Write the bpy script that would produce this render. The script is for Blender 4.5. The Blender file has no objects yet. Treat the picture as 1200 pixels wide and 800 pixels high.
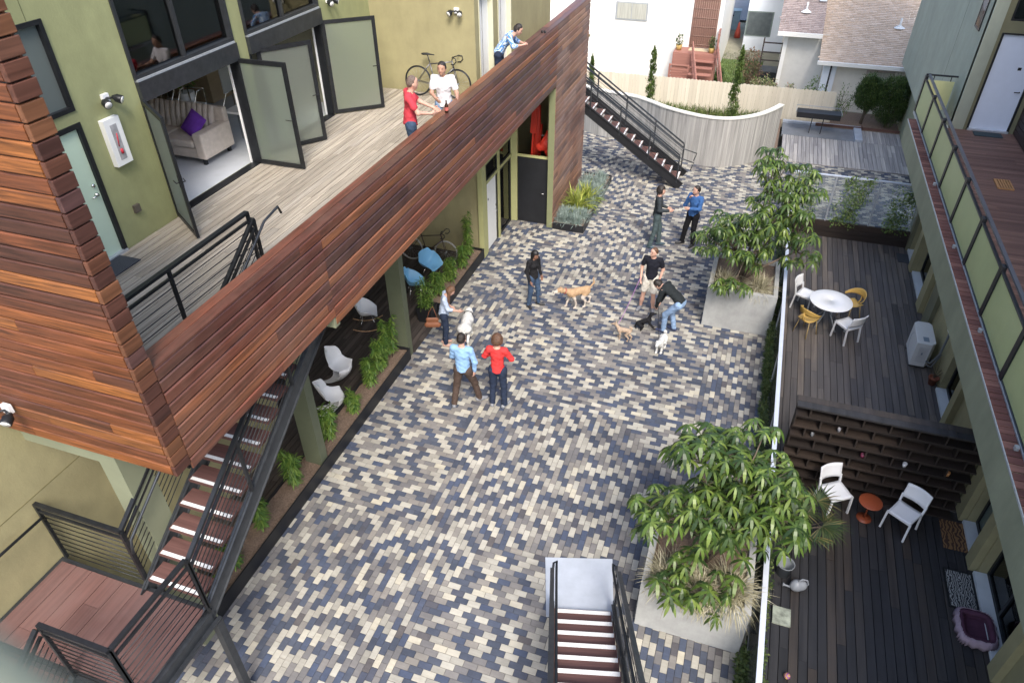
import bpy, math, random
import numpy as np
from mathutils import Vector, Matrix
random.seed(7); RS = np.random.RandomState(11)
R = math.radians
scene = bpy.context.scene
COL = scene.collection

# ------------------------------------------------------------------ materials
MATS = {}
def _new(name):
    m = bpy.data.materials.new(name); m.use_nodes = True
    nt = m.node_tree
    for n in list(nt.nodes): nt.nodes.remove(n)
    out = nt.nodes.new('ShaderNodeOutputMaterial')
    b = nt.nodes.new('ShaderNodeBsdfPrincipled')
    nt.links.new(b.outputs[0], out.inputs[0])
    MATS[name] = m
    return m, nt, b, out
def _noise(nt, scale, stretch=(1,1,1), detail=4.0, rough=.6):
    tc = nt.nodes.new('ShaderNodeTexCoord'); mp = nt.nodes.new('ShaderNodeMapping')
    mp.inputs['Scale'].default_value = stretch
    nt.links.new(tc.outputs['Object'], mp.inputs[0])
    n = nt.nodes.new('ShaderNodeTexNoise'); n.inputs['Scale'].default_value = scale
    n.inputs['Detail'].default_value = detail; n.inputs['Roughness'].default_value = rough
    nt.links.new(mp.outputs[0], n.inputs['Vector'])
    return n
def _ramp(nt, stops, interp='LINEAR'):
    r = nt.nodes.new('ShaderNodeValToRGB'); cr = r.color_ramp; cr.interpolation = interp
    while len(cr.elements) < len(stops): cr.elements.new(0.5)
    for e, (p, c) in zip(cr.elements, stops):
        e.position = p; e.color = (c[0], c[1], c[2], 1)
    return r
def _mul(nt, a, b, fac=1.0, mode='MULTIPLY'):
    m = nt.nodes.new('ShaderNodeMix'); m.data_type = 'RGBA'; m.blend_type = mode
    m.inputs[0].default_value = fac
    nt.links.new(a, m.inputs[6]); nt.links.new(b, m.inputs[7])
    return m.outputs[2]
def mat(name, col, rough=.6, var=.12, scale=6, bump=.05, metal=0.0, stretch=(1,1,1), spec=.5, dirt=0.0, coat=0.0):
    """plain paint / plaster / metal with slight mottling and bump"""
    if name in MATS: return MATS[name]
    m, nt, b, out = _new(name)
    n = _noise(nt, scale, stretch)
    lo = [max(0, c*(1-var)) for c in col]; hi = [min(1, c*(1+var)) for c in col]
    r = _ramp(nt, [(.3, lo), (.7, hi)])
    nt.links.new(n.outputs['Fac'], r.inputs[0])
    c = r.outputs[0]
    if dirt:
        n2 = _noise(nt, .9, (1,1,.35), 6, .7)
        r2 = _ramp(nt, [(.35, [1-dirt]*3), (.65, [1,1,1])])
        nt.links.new(n2.outputs['Fac'], r2.inputs[0])
        c = _mul(nt, c, r2.outputs[0])
    nt.links.new(c, b.inputs['Base Color'])
    b.inputs['Roughness'].default_value = rough; b.inputs['Metallic'].default_value = metal
    b.inputs['Specular IOR Level'].default_value = spec
    b.inputs['Coat Weight'].default_value = coat
    if bump:
        n3 = _noise(nt, scale*12, stretch, 3)
        bp = nt.nodes.new('ShaderNodeBump'); bp.inputs['Strength'].default_value = bump; bp.inputs['Distance'].default_value = .01
        nt.links.new(n3.outputs['Fac'], bp.inputs['Height']); nt.links.new(bp.outputs[0], b.inputs['Normal'])
    return m
def boards(name, stops, axis='Y', rough=.5, grain=.35, gscale=7, spec=.5, bump=.15, weather=None, interp='LINEAR', stain=0):
    """one colour per board (random per island) with grain stretched along axis"""
    if name in MATS: return MATS[name]
    m, nt, b, out = _new(name)
    g = nt.nodes.new('ShaderNodeNewGeometry')
    r = _ramp(nt, stops, interp); nt.links.new(g.outputs['Random Per Island'], r.inputs[0])
    st = {'X': (.12, 3, 3), 'Y': (3, .12, 3), 'Z': (3, 3, .12)}[axis]
    # shift the grain per board so it never continues across a joint
    tc = nt.nodes.new('ShaderNodeTexCoord'); mp = nt.nodes.new('ShaderNodeMapping'); mp.inputs['Scale'].default_value = st
    nt.links.new(tc.outputs['Object'], mp.inputs[0])
    add = nt.nodes.new('ShaderNodeVectorMath'); add.operation = 'ADD'
    mm = nt.nodes.new('ShaderNodeMath'); mm.operation = 'MULTIPLY'; mm.inputs[1].default_value = 57.0
    nt.links.new(g.outputs['Random Per Island'], mm.inputs[0])
    nt.links.new(mp.outputs[0], add.inputs[0]); nt.links.new(mm.outputs[0], add.inputs[1])
    n = nt.nodes.new('ShaderNodeTexNoise'); n.inputs['Scale'].default_value = gscale; n.inputs['Detail'].default_value = 5; n.inputs['Distortion'].default_value = .6
    nt.links.new(add.outputs[0], n.inputs['Vector'])
    gr = _ramp(nt, [(.3, [1-grain]*3), (.7, [1+grain*.45]*3)])
    nt.links.new(n.outputs['Fac'], gr.inputs[0])
    c = _mul(nt, r.outputs[0], gr.outputs[0])
    if weather:
        n2 = _noise(nt, 1.1, (1,1,1), 6, .7)
        r2 = _ramp(nt, [(.4, [0,0,0]), (.75, [1,1,1])]); nt.links.new(n2.outputs['Fac'], r2.inputs[0])
        mx = nt.nodes.new('ShaderNodeMix'); mx.data_type = 'RGBA'
        nt.links.new(r2.outputs[0], mx.inputs[0]); nt.links.new(c, mx.inputs[6])
        mx.inputs[7].default_value = (*weather, 1)
        sc = nt.nodes.new('ShaderNodeMath'); sc.operation = 'MULTIPLY'; sc.inputs[1].default_value = .45
        nt.links.new(r2.outputs[0], sc.inputs[0]); nt.links.new(sc.outputs[0], mx.inputs[0])
        c = mx.outputs[2]
    if stain:
        for sc_, lo_, amt in ((.45, .40, stain), (2.6, .50, stain*.7)):
            n3 = _noise(nt, sc_, (1,1,1), 8, .75); r3 = _ramp(nt, [(lo_-.08, [1-amt]*3), (lo_+.14, [1.0,1.0,1.0])]); nt.links.new(n3.outputs['Fac'], r3.inputs[0]); c = _mul(nt, c, r3.outputs[0])
    nt.links.new(c, b.inputs['Base Color'])
    rr = nt.nodes.new('ShaderNodeMapRange'); rr.inputs[3].default_value = rough-.12; rr.inputs[4].default_value = rough+.15
    nt.links.new(n.outputs['Fac'], rr.inputs[0]); nt.links.new(rr.outputs[0], b.inputs['Roughness'])
    b.inputs['Specular IOR Level'].default_value = spec
    bp = nt.nodes.new('ShaderNodeBump'); bp.inputs['Strength'].default_value = bump; bp.inputs['Distance'].default_value = .006
    nt.links.new(n.outputs['Fac'], bp.inputs['Height']); nt.links.new(bp.outputs[0], b.inputs['Normal'])
    return m
def leafmat(name, stops, rough=.45, spec=.5, trans=.25):
    if name in MATS: return MATS[name]
    m, nt, b, out = _new(name)
    g = nt.nodes.new('ShaderNodeNewGeometry')
    r = _ramp(nt, stops); nt.links.new(g.outputs['Random Per Island'], r.inputs[0])
    n = _noise(nt, 3.0); r2 = _ramp(nt, [(.3, [.75]*3), (.7, [1.2]*3)]); nt.links.new(n.outputs['Fac'], r2.inputs[0])
    c = _mul(nt, r.outputs[0], r2.outputs[0])
    nt.links.new(c, b.inputs['Base Color']); b.inputs['Roughness'].default_value = rough
    b.inputs['Specular IOR Level'].default_value = spec
    t = nt.nodes.new('ShaderNodeBsdfTranslucent'); nt.links.new(c, t.inputs[0])
    mx = nt.nodes.new('ShaderNodeMixShader'); mx.inputs[0].default_value = trans
    nt.links.new(b.outputs[0], mx.inputs[1]); nt.links.new(t.outputs[0], mx.inputs[2]); nt.links.new(mx.outputs[0], out.inputs[0])
    return m
def glassmat(name, tint=(.9,.95,.95), amount=.8, rough=.03, diff=None, ior=1.5):
    """thin pane: see-through part + mirror part (+ milky part)"""
    if name in MATS: return MATS[name]
    m, nt, b, out = _new(name); nt.nodes.remove(b)
    tr = nt.nodes.new('ShaderNodeBsdfTransparent'); tr.inputs[0].default_value = (*tint, 1)
    gl = nt.nodes.new('ShaderNodeBsdfGlossy'); gl.inputs['Roughness'].default_value = rough
    fr = nt.nodes.new('ShaderNodeFresnel'); fr.inputs[0].default_value = ior
    mx = nt.nodes.new('ShaderNodeMixShader')
    base = tr.outputs[0]
    if diff:
        d = nt.nodes.new('ShaderNodeBsdfDiffuse'); d.inputs[0].default_value = (*diff, 1)
        t = nt.nodes.new('ShaderNodeBsdfTranslucent'); t.inputs[0].default_value = (*diff, 1)
        m1 = nt.nodes.new('ShaderNodeMixShader'); m1.inputs[0].default_value = .5
        nt.links.new(d.outputs[0], m1.inputs[1]); nt.links.new(t.outputs[0], m1.inputs[2])
        m2 = nt.nodes.new('ShaderNodeMixShader'); m2.inputs[0].default_value = amount
        nt.links.new(m1.outputs[0], m2.inputs[1]); nt.links.new(tr.outputs[0], m2.inputs[2]); base = m2.outputs[0]
    nt.links.new(fr.outputs[0], mx.inputs[0]); nt.links.new(base, mx.inputs[1]); nt.links.new(gl.outputs[0], mx.inputs[2])
    nt.links.new(mx.outputs[0], out.inputs[0])
    return m
def frostmat():
    m, nt, b, out = _new('frosted_glass'); nt.nodes.remove(b)
    rf = nt.nodes.new('ShaderNodeBsdfRefraction'); rf.inputs['Color'].default_value = (.80,.86,.78,1); rf.inputs['Roughness'].default_value = .42; rf.inputs['IOR'].default_value = 1.12
    d = nt.nodes.new('ShaderNodeBsdfDiffuse'); d.inputs[0].default_value = (.5,.54,.5,1); t = nt.nodes.new('ShaderNodeBsdfTranslucent'); t.inputs[0].default_value = (.6,.65,.6,1)
    g = nt.nodes.new('ShaderNodeBsdfGlossy'); g.inputs['Roughness'].default_value = .35
    m1 = nt.nodes.new('ShaderNodeMixShader'); m1.inputs[0].default_value = .55; nt.links.new(d.outputs[0], m1.inputs[1]); nt.links.new(t.outputs[0], m1.inputs[2])
    m2 = nt.nodes.new('ShaderNodeMixShader'); m2.inputs[0].default_value = .72; nt.links.new(m1.outputs[0], m2.inputs[1]); nt.links.new(rf.outputs[0], m2.inputs[2])
    m3 = nt.nodes.new('ShaderNodeMixShader'); m3.inputs[0].default_value = .12; nt.links.new(m2.outputs[0], m3.inputs[1]); nt.links.new(g.outputs[0], m3.inputs[2]); nt.links.new(m3.outputs[0], out.inputs[0])
    return m
def ringmat(name, c1, c2, kind='wave', scale=20, rough=.8):
    if name in MATS: return MATS[name]
    m, nt, b, out = _new(name)
    tc = nt.nodes.new('ShaderNodeTexCoord')
    if kind == 'wave':
        w = nt.nodes.new('ShaderNodeTexWave'); w.inputs['Scale'].default_value = scale; w.inputs['Distortion'].default_value = 9; w.inputs['Detail'].default_value = 1; w.inputs['Detail Scale'].default_value = 1.4
    else:
        w = nt.nodes.new('ShaderNodeTexVoronoi'); w.inputs['Scale'].default_value = scale
    nt.links.new(tc.outputs['Object'], w.inputs['Vector'])
    r = _ramp(nt, [(.45, c1), (.55, c2)]); nt.links.new(w.outputs[0] if kind == 'wave' else w.outputs['Distance'], r.inputs[0])
    nt.links.new(r.outputs[0], b.inputs['Base Color']); b.inputs['Roughness'].default_value = rough
    return m

# ------------------------------------------------------------------ mesh collector
class MB:
    def __init__(s): s.v = []; s.f = []; s.mi = []; s.sm = []
    def add(s, vs, fs, mi=0, smooth=False):
        o = len(s.v); s.v.extend([tuple(p) for p in vs])
        s.f.extend([tuple(i+o for i in f) for f in fs]); s.mi.extend([mi]*len(fs)); s.sm.extend([smooth]*len(fs)); return s
    def box(s, x0, x1, y0, y1, z0, z1, mi=0):
        if x0 > x1: x0, x1 = x1, x0
        if y0 > y1: y0, y1 = y1, y0
        if z0 > z1: z0, z1 = z1, z0
        vs = [(x0,y0,z0),(x1,y0,z0),(x1,y1,z0),(x0,y1,z0),(x0,y0,z1),(x1,y0,z1),(x1,y1,z1),(x0,y1,z1)]
        return s.add(vs, [(0,3,2,1),(4,5,6,7),(0,1,5,4),(1,2,6,5),(2,3,7,6),(3,0,4,7)], mi)
    def beam(s, p, q, w, h, up=(0,0,1), mi=0):
        """box from p to q, w across, h along up"""
        p = Vector(p); q = Vector(q); d = (q-p).normalized(); up = Vector(up)
        if abs(d.dot(up)) > .99: up = Vector((0,1,0))
        sx = d.cross(up).normalized(); u = sx.cross(d).normalized()
        vs = []
        for c in (p, q):
            for a, b in ((-1,-1),(1,-1),(1,1),(-1,1)): vs.append(c + sx*(a*w/2) + u*(b*h/2))
        return s.add(vs, [(0,1,2,3),(7,6,5,4),(0,4,5,1),(1,5,6,2),(2,6,7,3),(3,7,4,0)], mi)
    def tube(s, pts, r, n=8, mi=0, caps=True, closed=False):
        pts = [Vector(p) for p in pts]; N = len(pts)
        rs = r if isinstance(r, (list, tuple)) else [r]*N
        vs = []; prev = None
        for i, p in enumerate(pts):
            if closed: d = pts[(i+1) % N]-pts[i-1]
            else: d = pts[min(i+1, N-1)]-pts[max(i-1, 0)]
            d.normalize()
            if prev is None:
                a = Vector((0,0,1)) if abs(d.z) < .9 else Vector((1,0,0)); u = d.cross(a).normalized()
            else:
                u = prev - d*prev.dot(d)
                u = u.normalized() if u.length > 1e-6 else d.orthogonal().normalized()
            prev = u; w = d.cross(u)
            for k in range(n):
                t = 2*math.pi*k/n; vs.append(p + (u*math.cos(t) + w*math.sin(t))*rs[i])
        fs = []
        for i in range(N if closed else N-1):
            j = (i+1) % N
            for k in range(n): fs.append((i*n+k, i*n+(k+1) % n, j*n+(k+1) % n, j*n+k))
        if caps and not closed: fs += [tuple(range(n-1, -1, -1)), tuple((N-1)*n+k for k in range(n))]
        return s.add(vs, fs, mi, True)
    def lathe(s, prof, n=24, c=(0,0,0), mi=0, caps=False, M=None):
        vs = []; fs = []
        for r, z in prof:
            for k in range(n):
                t = 2*math.pi*k/n; p = Vector((r*math.cos(t), r*math.sin(t), z))
                if M is not None: p = M @ p
                vs.append(p+Vector(c))
        P = len(prof)
        for i in range(P-1):
            for k in range(n): fs.append((i*n+k, i*n+(k+1) % n, (i+1)*n+(k+1) % n, (i+1)*n+k))
        if caps: fs += [tuple(range(n-1, -1, -1)), tuple((P-1)*n+k for k in range(n))]
        return s.add(vs, fs, mi, True)
    def prism(s, pts, z0, z1, mi=0):
        n = len(pts)
        a = sum(pts[i][0]*pts[(i+1) % n][1]-pts[(i+1) % n][0]*pts[i][1] for i in range(n))
        if a < 0: pts = pts[::-1]
        vs = [(x, y, z0) for x, y in pts]+[(x, y, z1) for x, y in pts]
        return s.add(vs, [tuple(range(n-1, -1, -1)), tuple(range(n, 2*n))]+[(i, (i+1) % n, n+(i+1) % n, n+i) for i in range(n)], mi)
    def grid(s, P, mi=0, smooth=True, close=False):
        """P: rows of equal-length point lists"""
        r = len(P); c = len(P[0]); vs = [p for row in P for p in row]; fs = []
        for i in range(r-1):
            for j in range(c if close else c-1): fs.append((i*c+j, i*c+(j+1) % c, (i+1)*c+(j+1) % c, (i+1)*c+j))
        return s.add(vs, fs, mi, smooth)
    def xf(s, M):
        s.v = [tuple(M @ Vector(p)) for p in s.v]; return s
    def build(s, name, mats, parent=None, loc=None, bevel=0, solid=0, subsurf=0, smooth=None):
        off = Vector((0,0,0))
        if parent is not None and loc is None:      # vertices are in world coordinates
            off = WORLD(parent)
        elif loc is not None: off = Vector(loc)
        me = bpy.data.meshes.new(name)
        me.from_pydata([tuple(Vector(p)-off) for p in s.v] if off.length else s.v, [], s.f)
        for m in (mats if isinstance(mats, (list, tuple)) else [mats]): me.materials.append(m)
        me.polygons.foreach_set('material_index', s.mi)
        me.polygons.foreach_set('use_smooth', s.sm if smooth is None else [smooth]*len(s.f))
        me.update()
        o = bpy.data.objects.new(name, me); COL.objects.link(o)
        if parent is not None: o.parent = parent
        elif loc is not None: o.location = off
        if solid:
            k = o.modifiers.new('solid', 'SOLIDIFY'); k.thickness = solid; k.offset = 0
        if subsurf:
            k = o.modifiers.new('sub', 'SUBSURF'); k.levels = k.render_levels = subsurf
        if bevel:
            k = o.modifiers.new('bevel', 'BEVEL'); k.width = bevel; k.segments = 2; k.limit_method = 'ANGLE'
        return o
LOCAL = (0,0,0)
def WORLD(o):
    v = Vector((0,0,0))
    while o is not None: v = v + o.location; o = o.parent
    return v
def thing(name, label, cat, loc=(0,0,0), rz=0.0, group=None):
    o = bpy.data.objects.new(name, None); COL.objects.link(o); o.empty_display_size = .1
    o.location = loc; o.rotation_euler = (0,0,rz); return tag(o, label, cat, group)
def tag(o, label=None, cat=None, group=None, kind=None):
    if label: o['label'] = label
    if cat: o['category'] = cat
    if group: o['group'] = group
    if kind: o['kind'] = kind
    return o
def struct(o): o['kind'] = 'structure'; return o
def kids(o): return [c for c in bpy.data.objects if c.parent == o]
def dup(src, loc, rz=0.0, label=None, scale=1.0):
    r = src.copy(); COL.objects.link(r); r.location = loc; r.rotation_euler = (0,0,rz); r.scale = (scale,)*3
    if label: r['label'] = label
    for ch in kids(src):
        c = ch.copy(); COL.objects.link(c); c.parent = r
        for g in kids(ch):
            d = g.copy(); COL.objects.link(d); d.parent = c
    return r

# ------------------------------------------------------------------ signed-distance modelling
def cap(a, b, ra, rb, sq=None, f=1.0, mi=0): return ('c', np.array(a, float), np.array(b, float), ra, rb, None if sq is None else np.array(sq, float), f, mi)
def _d(pr, P):
    _, a, b, ra, rb, sq, f, mi = pr
    ab = b-a; L = float(ab@ab)
    t = np.clip(((P-a)@ab)/L, 0, 1) if L > 1e-12 else np.zeros(P.shape[:-1])
    v = P-(a+t[..., None]*ab)
    if sq is not None:
        s = sq/np.linalg.norm(sq); c = v@s
        v = v + (c*(1/f-1))[..., None]*s
        return (np.sqrt((v*v).sum(-1))-(ra+(rb-ra)*t))*min(1.0, f**.5)
    return np.sqrt((v*v).sum(-1))-(ra+(rb-ra)*t)
def sdf(prims, P, k=.03):
    D = None
    for pr in prims:
        d = _d(pr, P)
        if D is None: D = d
        else:
            h = np.clip(.5+.5*(d-D)/k, 0, 1); D = d*(1-h)+D*h-k*h*(1-h)
    return D
def bounds(prims, pad=.04):
    lo = np.min([np.minimum(p[1], p[2])-max(p[3], p[4]) for p in prims], 0)-pad
    hi = np.max([np.maximum(p[1], p[2])+max(p[3], p[4]) for p in prims], 0)+pad
    return lo, hi
def nets(fn, lo, hi, h):
    """naive surface nets -> verts, quads"""
    n = np.maximum(np.ceil((np.array(hi)-lo)/h).astype(int)+1, 3)
    ax = [lo[i]+h*np.arange(n[i]) for i in range(3)]
    P = np.stack(np.meshgrid(*ax, indexing='ij'), -1)
    V = fn(P); S = V < 0
    acc = np.zeros(tuple(n-1)+(3,)); cnt = np.zeros(tuple(n-1))
    I = [slice(0, -1), slice(1, None)]
    for axis in range(3):
        others = [a for a in range(3) if a != axis]
        for b0 in (0, 1):
            for b1 in (0, 1):
                s0 = [None]*3; s1 = [None]*3
                s0[axis] = I[0]; s1[axis] = I[1]
                s0[others[0]] = s1[others[0]] = I[b0]; s0[others[1]] = s1[others[1]] = I[b1]
                s0 = tuple(s0); s1 = tuple(s1)
                a = V[s0]; b = V[s1]; x = S[s0] != S[s1]
                t = np.where(x, a/np.where(np.abs(a-b) < 1e-12, 1, a-b), 0)
                p = P[s0]+(P[s1]-P[s0])*t[..., None]
                acc += p*x[..., None]; cnt += x
    act = cnt > 0
    idx = -np.ones(act.shape, int); idx[act] = np.arange(act.sum())
    verts = acc[act]/cnt[act][:, None]
    quads = []
    for axis in range(3):
        o = [a for a in range(3) if a != axis]
        if axis == 1: o = [2, 0]
        s0 = [slice(1, -1)]*3; s1 = [slice(1, -1)]*3
        s0[axis] = slice(0, -1); s1[axis] = slice(1, None)
        a = S[tuple(s0)]; b = S[tuple(s1)]
        w = np.argwhere(a != b)
        if not len(w): continue
        fl = a[tuple(w.T)]
        g = w.copy(); 
        for q in o: g[:, q] += 1
        def at(d0, d1):
            k = g.copy(); k[:, o[0]] -= d0; k[:, o[1]] -= d1
            return idx[tuple(k.T)]
        q = np.stack([at(1, 1), at(0, 1), at(0, 0), at(1, 0)], 1)
        q[~fl] = q[~fl][:, ::-1]
        quads.append(q)
    return verts, np.concatenate(quads)
def sdf_mb(fn, lo, hi, h, mb=None, M=None, mifn=None):
    v, q = nets(fn, np.array(lo, float), np.array(hi, float), h)
    mb = mb or MB()
    mi = 0
    vv = v
    if M is not None:
        A = np.array(M); vv = v@A[:3, :3].T+A[:3, 3]
    o = len(mb.v)
    mb.v.extend(map(tuple, vv.tolist())); mb.f.extend([tuple(int(i)+o for i in f) for f in q])
    if mifn is not None:
        c = v[q].mean(1); mb.mi.extend([int(i) for i in mifn(c)])
    else: mb.mi.extend([0]*len(q))
    mb.sm.extend([True]*len(q))
    return mb
# ------------------------------------------------------------------ shared materials
IPE = boards('ipe_boards', [(0, (.055,.020,.017)), (.25, (.09,.031,.022)), (.5, (.135,.041,.024)), (.72, (.18,.055,.026)), (.88, (.25,.09,.034)), (1, (.115,.042,.03))], 'Y', rough=.40, grain=.6, gscale=9, spec=.6, weather=(.19,.11,.08))
IPEX = boards('ipe_boards_across', [(0, (.065,.026,.017)), (.2, (.11,.038,.019)), (.5, (.165,.053,.020)), (.75, (.22,.074,.023)), (.92, (.30,.112,.03)), (1, (.12,.045,.024))], 'X', rough=.5, grain=.72, gscale=14, spec=.35, weather=(.10,.045,.03))
IPEF = boards('ipe_boards_weathered', [(0, (.10,.055,.045)), (.3, (.17,.085,.06)), (.6, (.24,.12,.075)), (.85, (.32,.17,.10)), (1, (.2,.13,.12))], 'Y', rough=.5, grain=.4, gscale=5, spec=.5, weather=(.3,.24,.22))
DECKUP = boards('pine_deck_boards', [(0, (.30,.26,.205)), (.4, (.37,.325,.26)), (.7, (.44,.385,.31)), (1, (.35,.315,.265))], 'Y', rough=.75, grain=.42, gscale=8, spec=.25, weather=(.31,.285,.24))
DECKDK = boards('dark_stained_shaded_deck', [(0, (.022,.022,.024)), (.4, (.031,.031,.034)), (.7, (.042,.039,.038)), (1, (.058,.045,.036))], 'Y', rough=.6, grain=.45, gscale=5, spec=.4, weather=(.034,.037,.046))  # dark stain, with the near structure's shade worked into the colour
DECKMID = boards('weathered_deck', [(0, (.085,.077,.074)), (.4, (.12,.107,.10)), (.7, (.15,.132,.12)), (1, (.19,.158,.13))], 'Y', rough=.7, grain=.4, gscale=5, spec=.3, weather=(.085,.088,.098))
DECKBK = boards('grey_back_deck', [(0, (.30,.285,.28)), (.5, (.38,.36,.345)), (1, (.46,.43,.40))], 'Y', rough=.7, grain=.35, gscale=5, spec=.3)
PORCH = boards('porch_dark_deck', [(0, (.045,.038,.034)), (.6, (.065,.054,.048)), (1, (.095,.078,.068))], 'Y', rough=.6, grain=.4, spec=.35)
COMPO = boards('composite_planks', [(0, (.11,.058,.052)), (.5, (.135,.07,.062)), (1, (.16,.085,.074))], 'Y', rough=.65, grain=.25, gscale=9, spec=.3, weather=(.18,.125,.118))
COMPOX = boards('composite_treads', [(0, (.095,.048,.042)), (.5, (.12,.06,.052)), (1, (.14,.07,.06))], 'X', rough=.6, grain=.3, gscale=9, spec=.35)
BALC = boards('balcony_boards', [(0, (.13,.075,.062)), (.5, (.17,.10,.082)), (1, (.22,.13,.105))], 'X', rough=.6, grain=.3, gscale=7, spec=.35)
CEDAR = boards('silver_cedar_boards', [(0, (.33,.325,.31)), (.35, (.37,.362,.345)), (.7, (.41,.40,.38)), (1, (.45,.435,.41))], 'Z', rough=.8, grain=.3, gscale=5, spec=.2)
DKSHELF = boards('dark_shelf_wood', [(0, (.024,.019,.017)), (.5, (.034,.026,.022)), (1, (.05,.036,.028))], 'X', rough=.6, grain=.35, spec=.35)
DKSID = boards('dark_siding', [(0, (.035,.022,.02)), (1, (.055,.034,.03))], 'Y', rough=.55, grain=.3)
GREENW = mat('green_stucco', (.30,.315,.155), .85, .08, 2.5, .3, dirt=.2)
OCHREW = mat('ochre_stucco', (.34,.305,.165), .85, .08, 2.5, .3, dirt=.2)
SAGEW2 = mat('skylit_sage_stucco', (.33,.36,.295), .85, .06, 2.5, .25, dirt=.15)  # sage stucco with sky light put into its colour for the shaded side wall
SAGEW = mat('sage_green_stucco', (.25,.265,.18), .8, .07, 2.5, .25, dirt=.2)
SAGELT = mat('pale_sage_stucco', (.20,.215,.14), .75, .05, 3, .1, dirt=.08)
OLIVEW = mat('olive_stucco', (.17,.165,.10), .75, .07, 3, .1, dirt=.1)
BLACK = mat('black_steel', (.018,.02,.023), .42, .25, 9, .03, metal=.3)
BLACKP = mat('black_panel', (.012,.013,.016), .5, .2, 4, .02)
STEEL = mat('dark_grey_steel', (.05,.055,.062), .35, .2, 9, .03, metal=.5)
GALV = mat('galvanised_steel', (.42,.45,.48), .45, .12, 20, .03, metal=.4)
ALU = mat('pale_aluminium', (.55,.58,.62), .4, .06, 20, .02, metal=.5)
WHITE = mat('white_paint', (.78,.79,.78), .45, .03, 5, .02)
WHITEPL = mat('white_plastic', (.80,.81,.82), .3, .02, 5, .0)
MINT = mat('mint_door_paint', (.56,.70,.54), .5, .03, 3, .02)
CONC = mat('concrete', (.43,.435,.42), .9, .16, 3, .45, dirt=.3)
CONCW = mat('pale_concrete', (.42,.46,.52), .8, .08, 3, .2, dirt=.12)
SLAB = mat('bluish_slab', (.20,.215,.235), .8, .12, 3, .2, dirt=.2)
SILL = mat('white_sill', (.62,.66,.68), .6, .05, 4, .05, dirt=.1)
STRIP = mat('white_grip_strip', (.80,.80,.78), .8, .08, 60, .3)
SOIL = mat('mulch_soil', (.20,.14,.10), .95, .35, 30, .8)
GLASS = glassmat('clear_glass', (.97,.99,.98), .86, .03, (.7,.72,.72), ior=1.15)
WINGL = glassmat('window_glass', (.75,.8,.8), .9, ior=2.0)
DKGL = glassmat('dark_window_glass', (.38,.44,.46), .9)
FROST = frostmat()
PANELG = mat('pale_green_panel', (.40,.45,.22), .4, .05, 2, .0, spec=.5)
BRICKR = boards('red_brick_course', [(0, (.11,.05,.045)), (.5, (.155,.07,.06)), (1, (.22,.11,.09))], 'X', rough=.8, grain=.3, spec=.2)
SKIN = mat('skin_light', (.55,.33,.25), .55, .06, 8, .0, spec=.4)
SKIN2 = mat('skin_tan', (.42,.24,.17), .55, .06, 8, .0, spec=.4)
SKIN3 = mat('skin_brown', (.25,.13,.085), .55, .06, 8, .0, spec=.4)
EYE = mat('dark_eye', (.02,.015,.012), .3, 0, 1, 0)
LIP = mat('lip', (.36,.14,.12), .5, 0, 1, 0)
def cloth(name, c, var=.18, sc=9): return mat(name, c, .85, var, sc, .35, spec=.2)
HAIRD = mat('dark_hair', (.018,.013,.011), .5, .4, 40, .5)
HAIRB = mat('brown_hair', (.10,.05,.028), .5, .4, 40, .5)
HAIRG = mat('grey_brown_hair', (.14,.10,.08), .55, .4, 40, .5)

# ------------------------------------------------------------------ ground, paving, decks
def rects_boards(x0, x1, y0, y1, z, axis='Y', w=.14, gap=.011, th=.03, L=(1.8, 3.6), mb=None):
    """a deck or cladding of separate boards; axis = run direction, top at z"""
    mb = mb or MB()
    a0, a1, b0, b1 = (x0, x1, y0, y1) if axis == 'Y' else (y0, y1, x0, x1)
    n = max(1, int(round((a1-a0)/w))); w = (a1-a0)/n
    for i in range(n):
        p = a0+i*w+gap/2; q = a0+(i+1)*w-gap/2
        s = b0-random.uniform(0, L[1])
        while s < b1:
            e = s+random.uniform(*L); lo = max(s, b0); hi = min(e, b1)
            if hi-lo > .02:
                dz = random.uniform(-.0015, .0015)
                if axis == 'Y': mb.box(p, q, lo+.002, hi-.002, z-th, z+dz)
                else: mb.box(lo+.002, hi-.002, p, q, z-th, z+dz)
            s = e
    return mb
gm = MB(); S = 400
gm.add([(-S,-S,-.62),(S,-S,-.62),(S,S,-.62),(-S,S,-.62)], [(0,1,2,3)])
struct(gm.build('ground', mat('bare_ground', (.22,.21,.18), .95, .25, .5, .4)))

# block paving: each block its own small raised slab, laid in areas of two directions
def unproj(u, v, z=0.0):
    Rm = CAMROT
    d = Rm @ Vector(((u-600)/830.68, (400-v)/830.68, -1.0)); t = (z-10.0)/d.z
    return (d.x*t, d.y*t)
from mathutils import Euler
CAMROT = Euler((R(52.998), R(.4716), R(18.902)), 'XYZ').to_matrix()
Azone = [[(100,800),(351,600),(367,578),(480,612),(522,562),(552,482),(600,440),(640,478),(720,486),(770,530),(900,560),(900,800),(640,800),(640,650),(572,640),(490,715),(430,840)],
         [(818,480),(832,395),(905,395),(905,565),(800,565)], [(543,345),(600,328),(612,380),(570,424),(528,412)],
         [(680,272),(762,248),(770,300),(730,335),(638,332)], [(700,180),(770,196),(740,246),(688,242)], [(600,235),(640,262),(600,300),(566,300)]]
Apoly = [[unproj(u, v) for u, v in p] for p in Azone]
def inpoly(x, y, P):
    c = False; n = len(P)
    for i in range(n):
        x1, y1 = P[i]; x2, y2 = P[i-1]
        if (y1 > y) != (y2 > y) and x < (x2-x1)*(y-y1)/(y2-y1)+x1: c = not c
    return c
CS = .105
gx0, gy0 = -6.40, 1.6
NX, NY = int((5.3-gx0)/CS)+1, int((26.4-gy0)/CS)
def inside(x, y):
    if y < 21.25: return -6.36 < x < 1.32
    return x < 5.3
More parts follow.
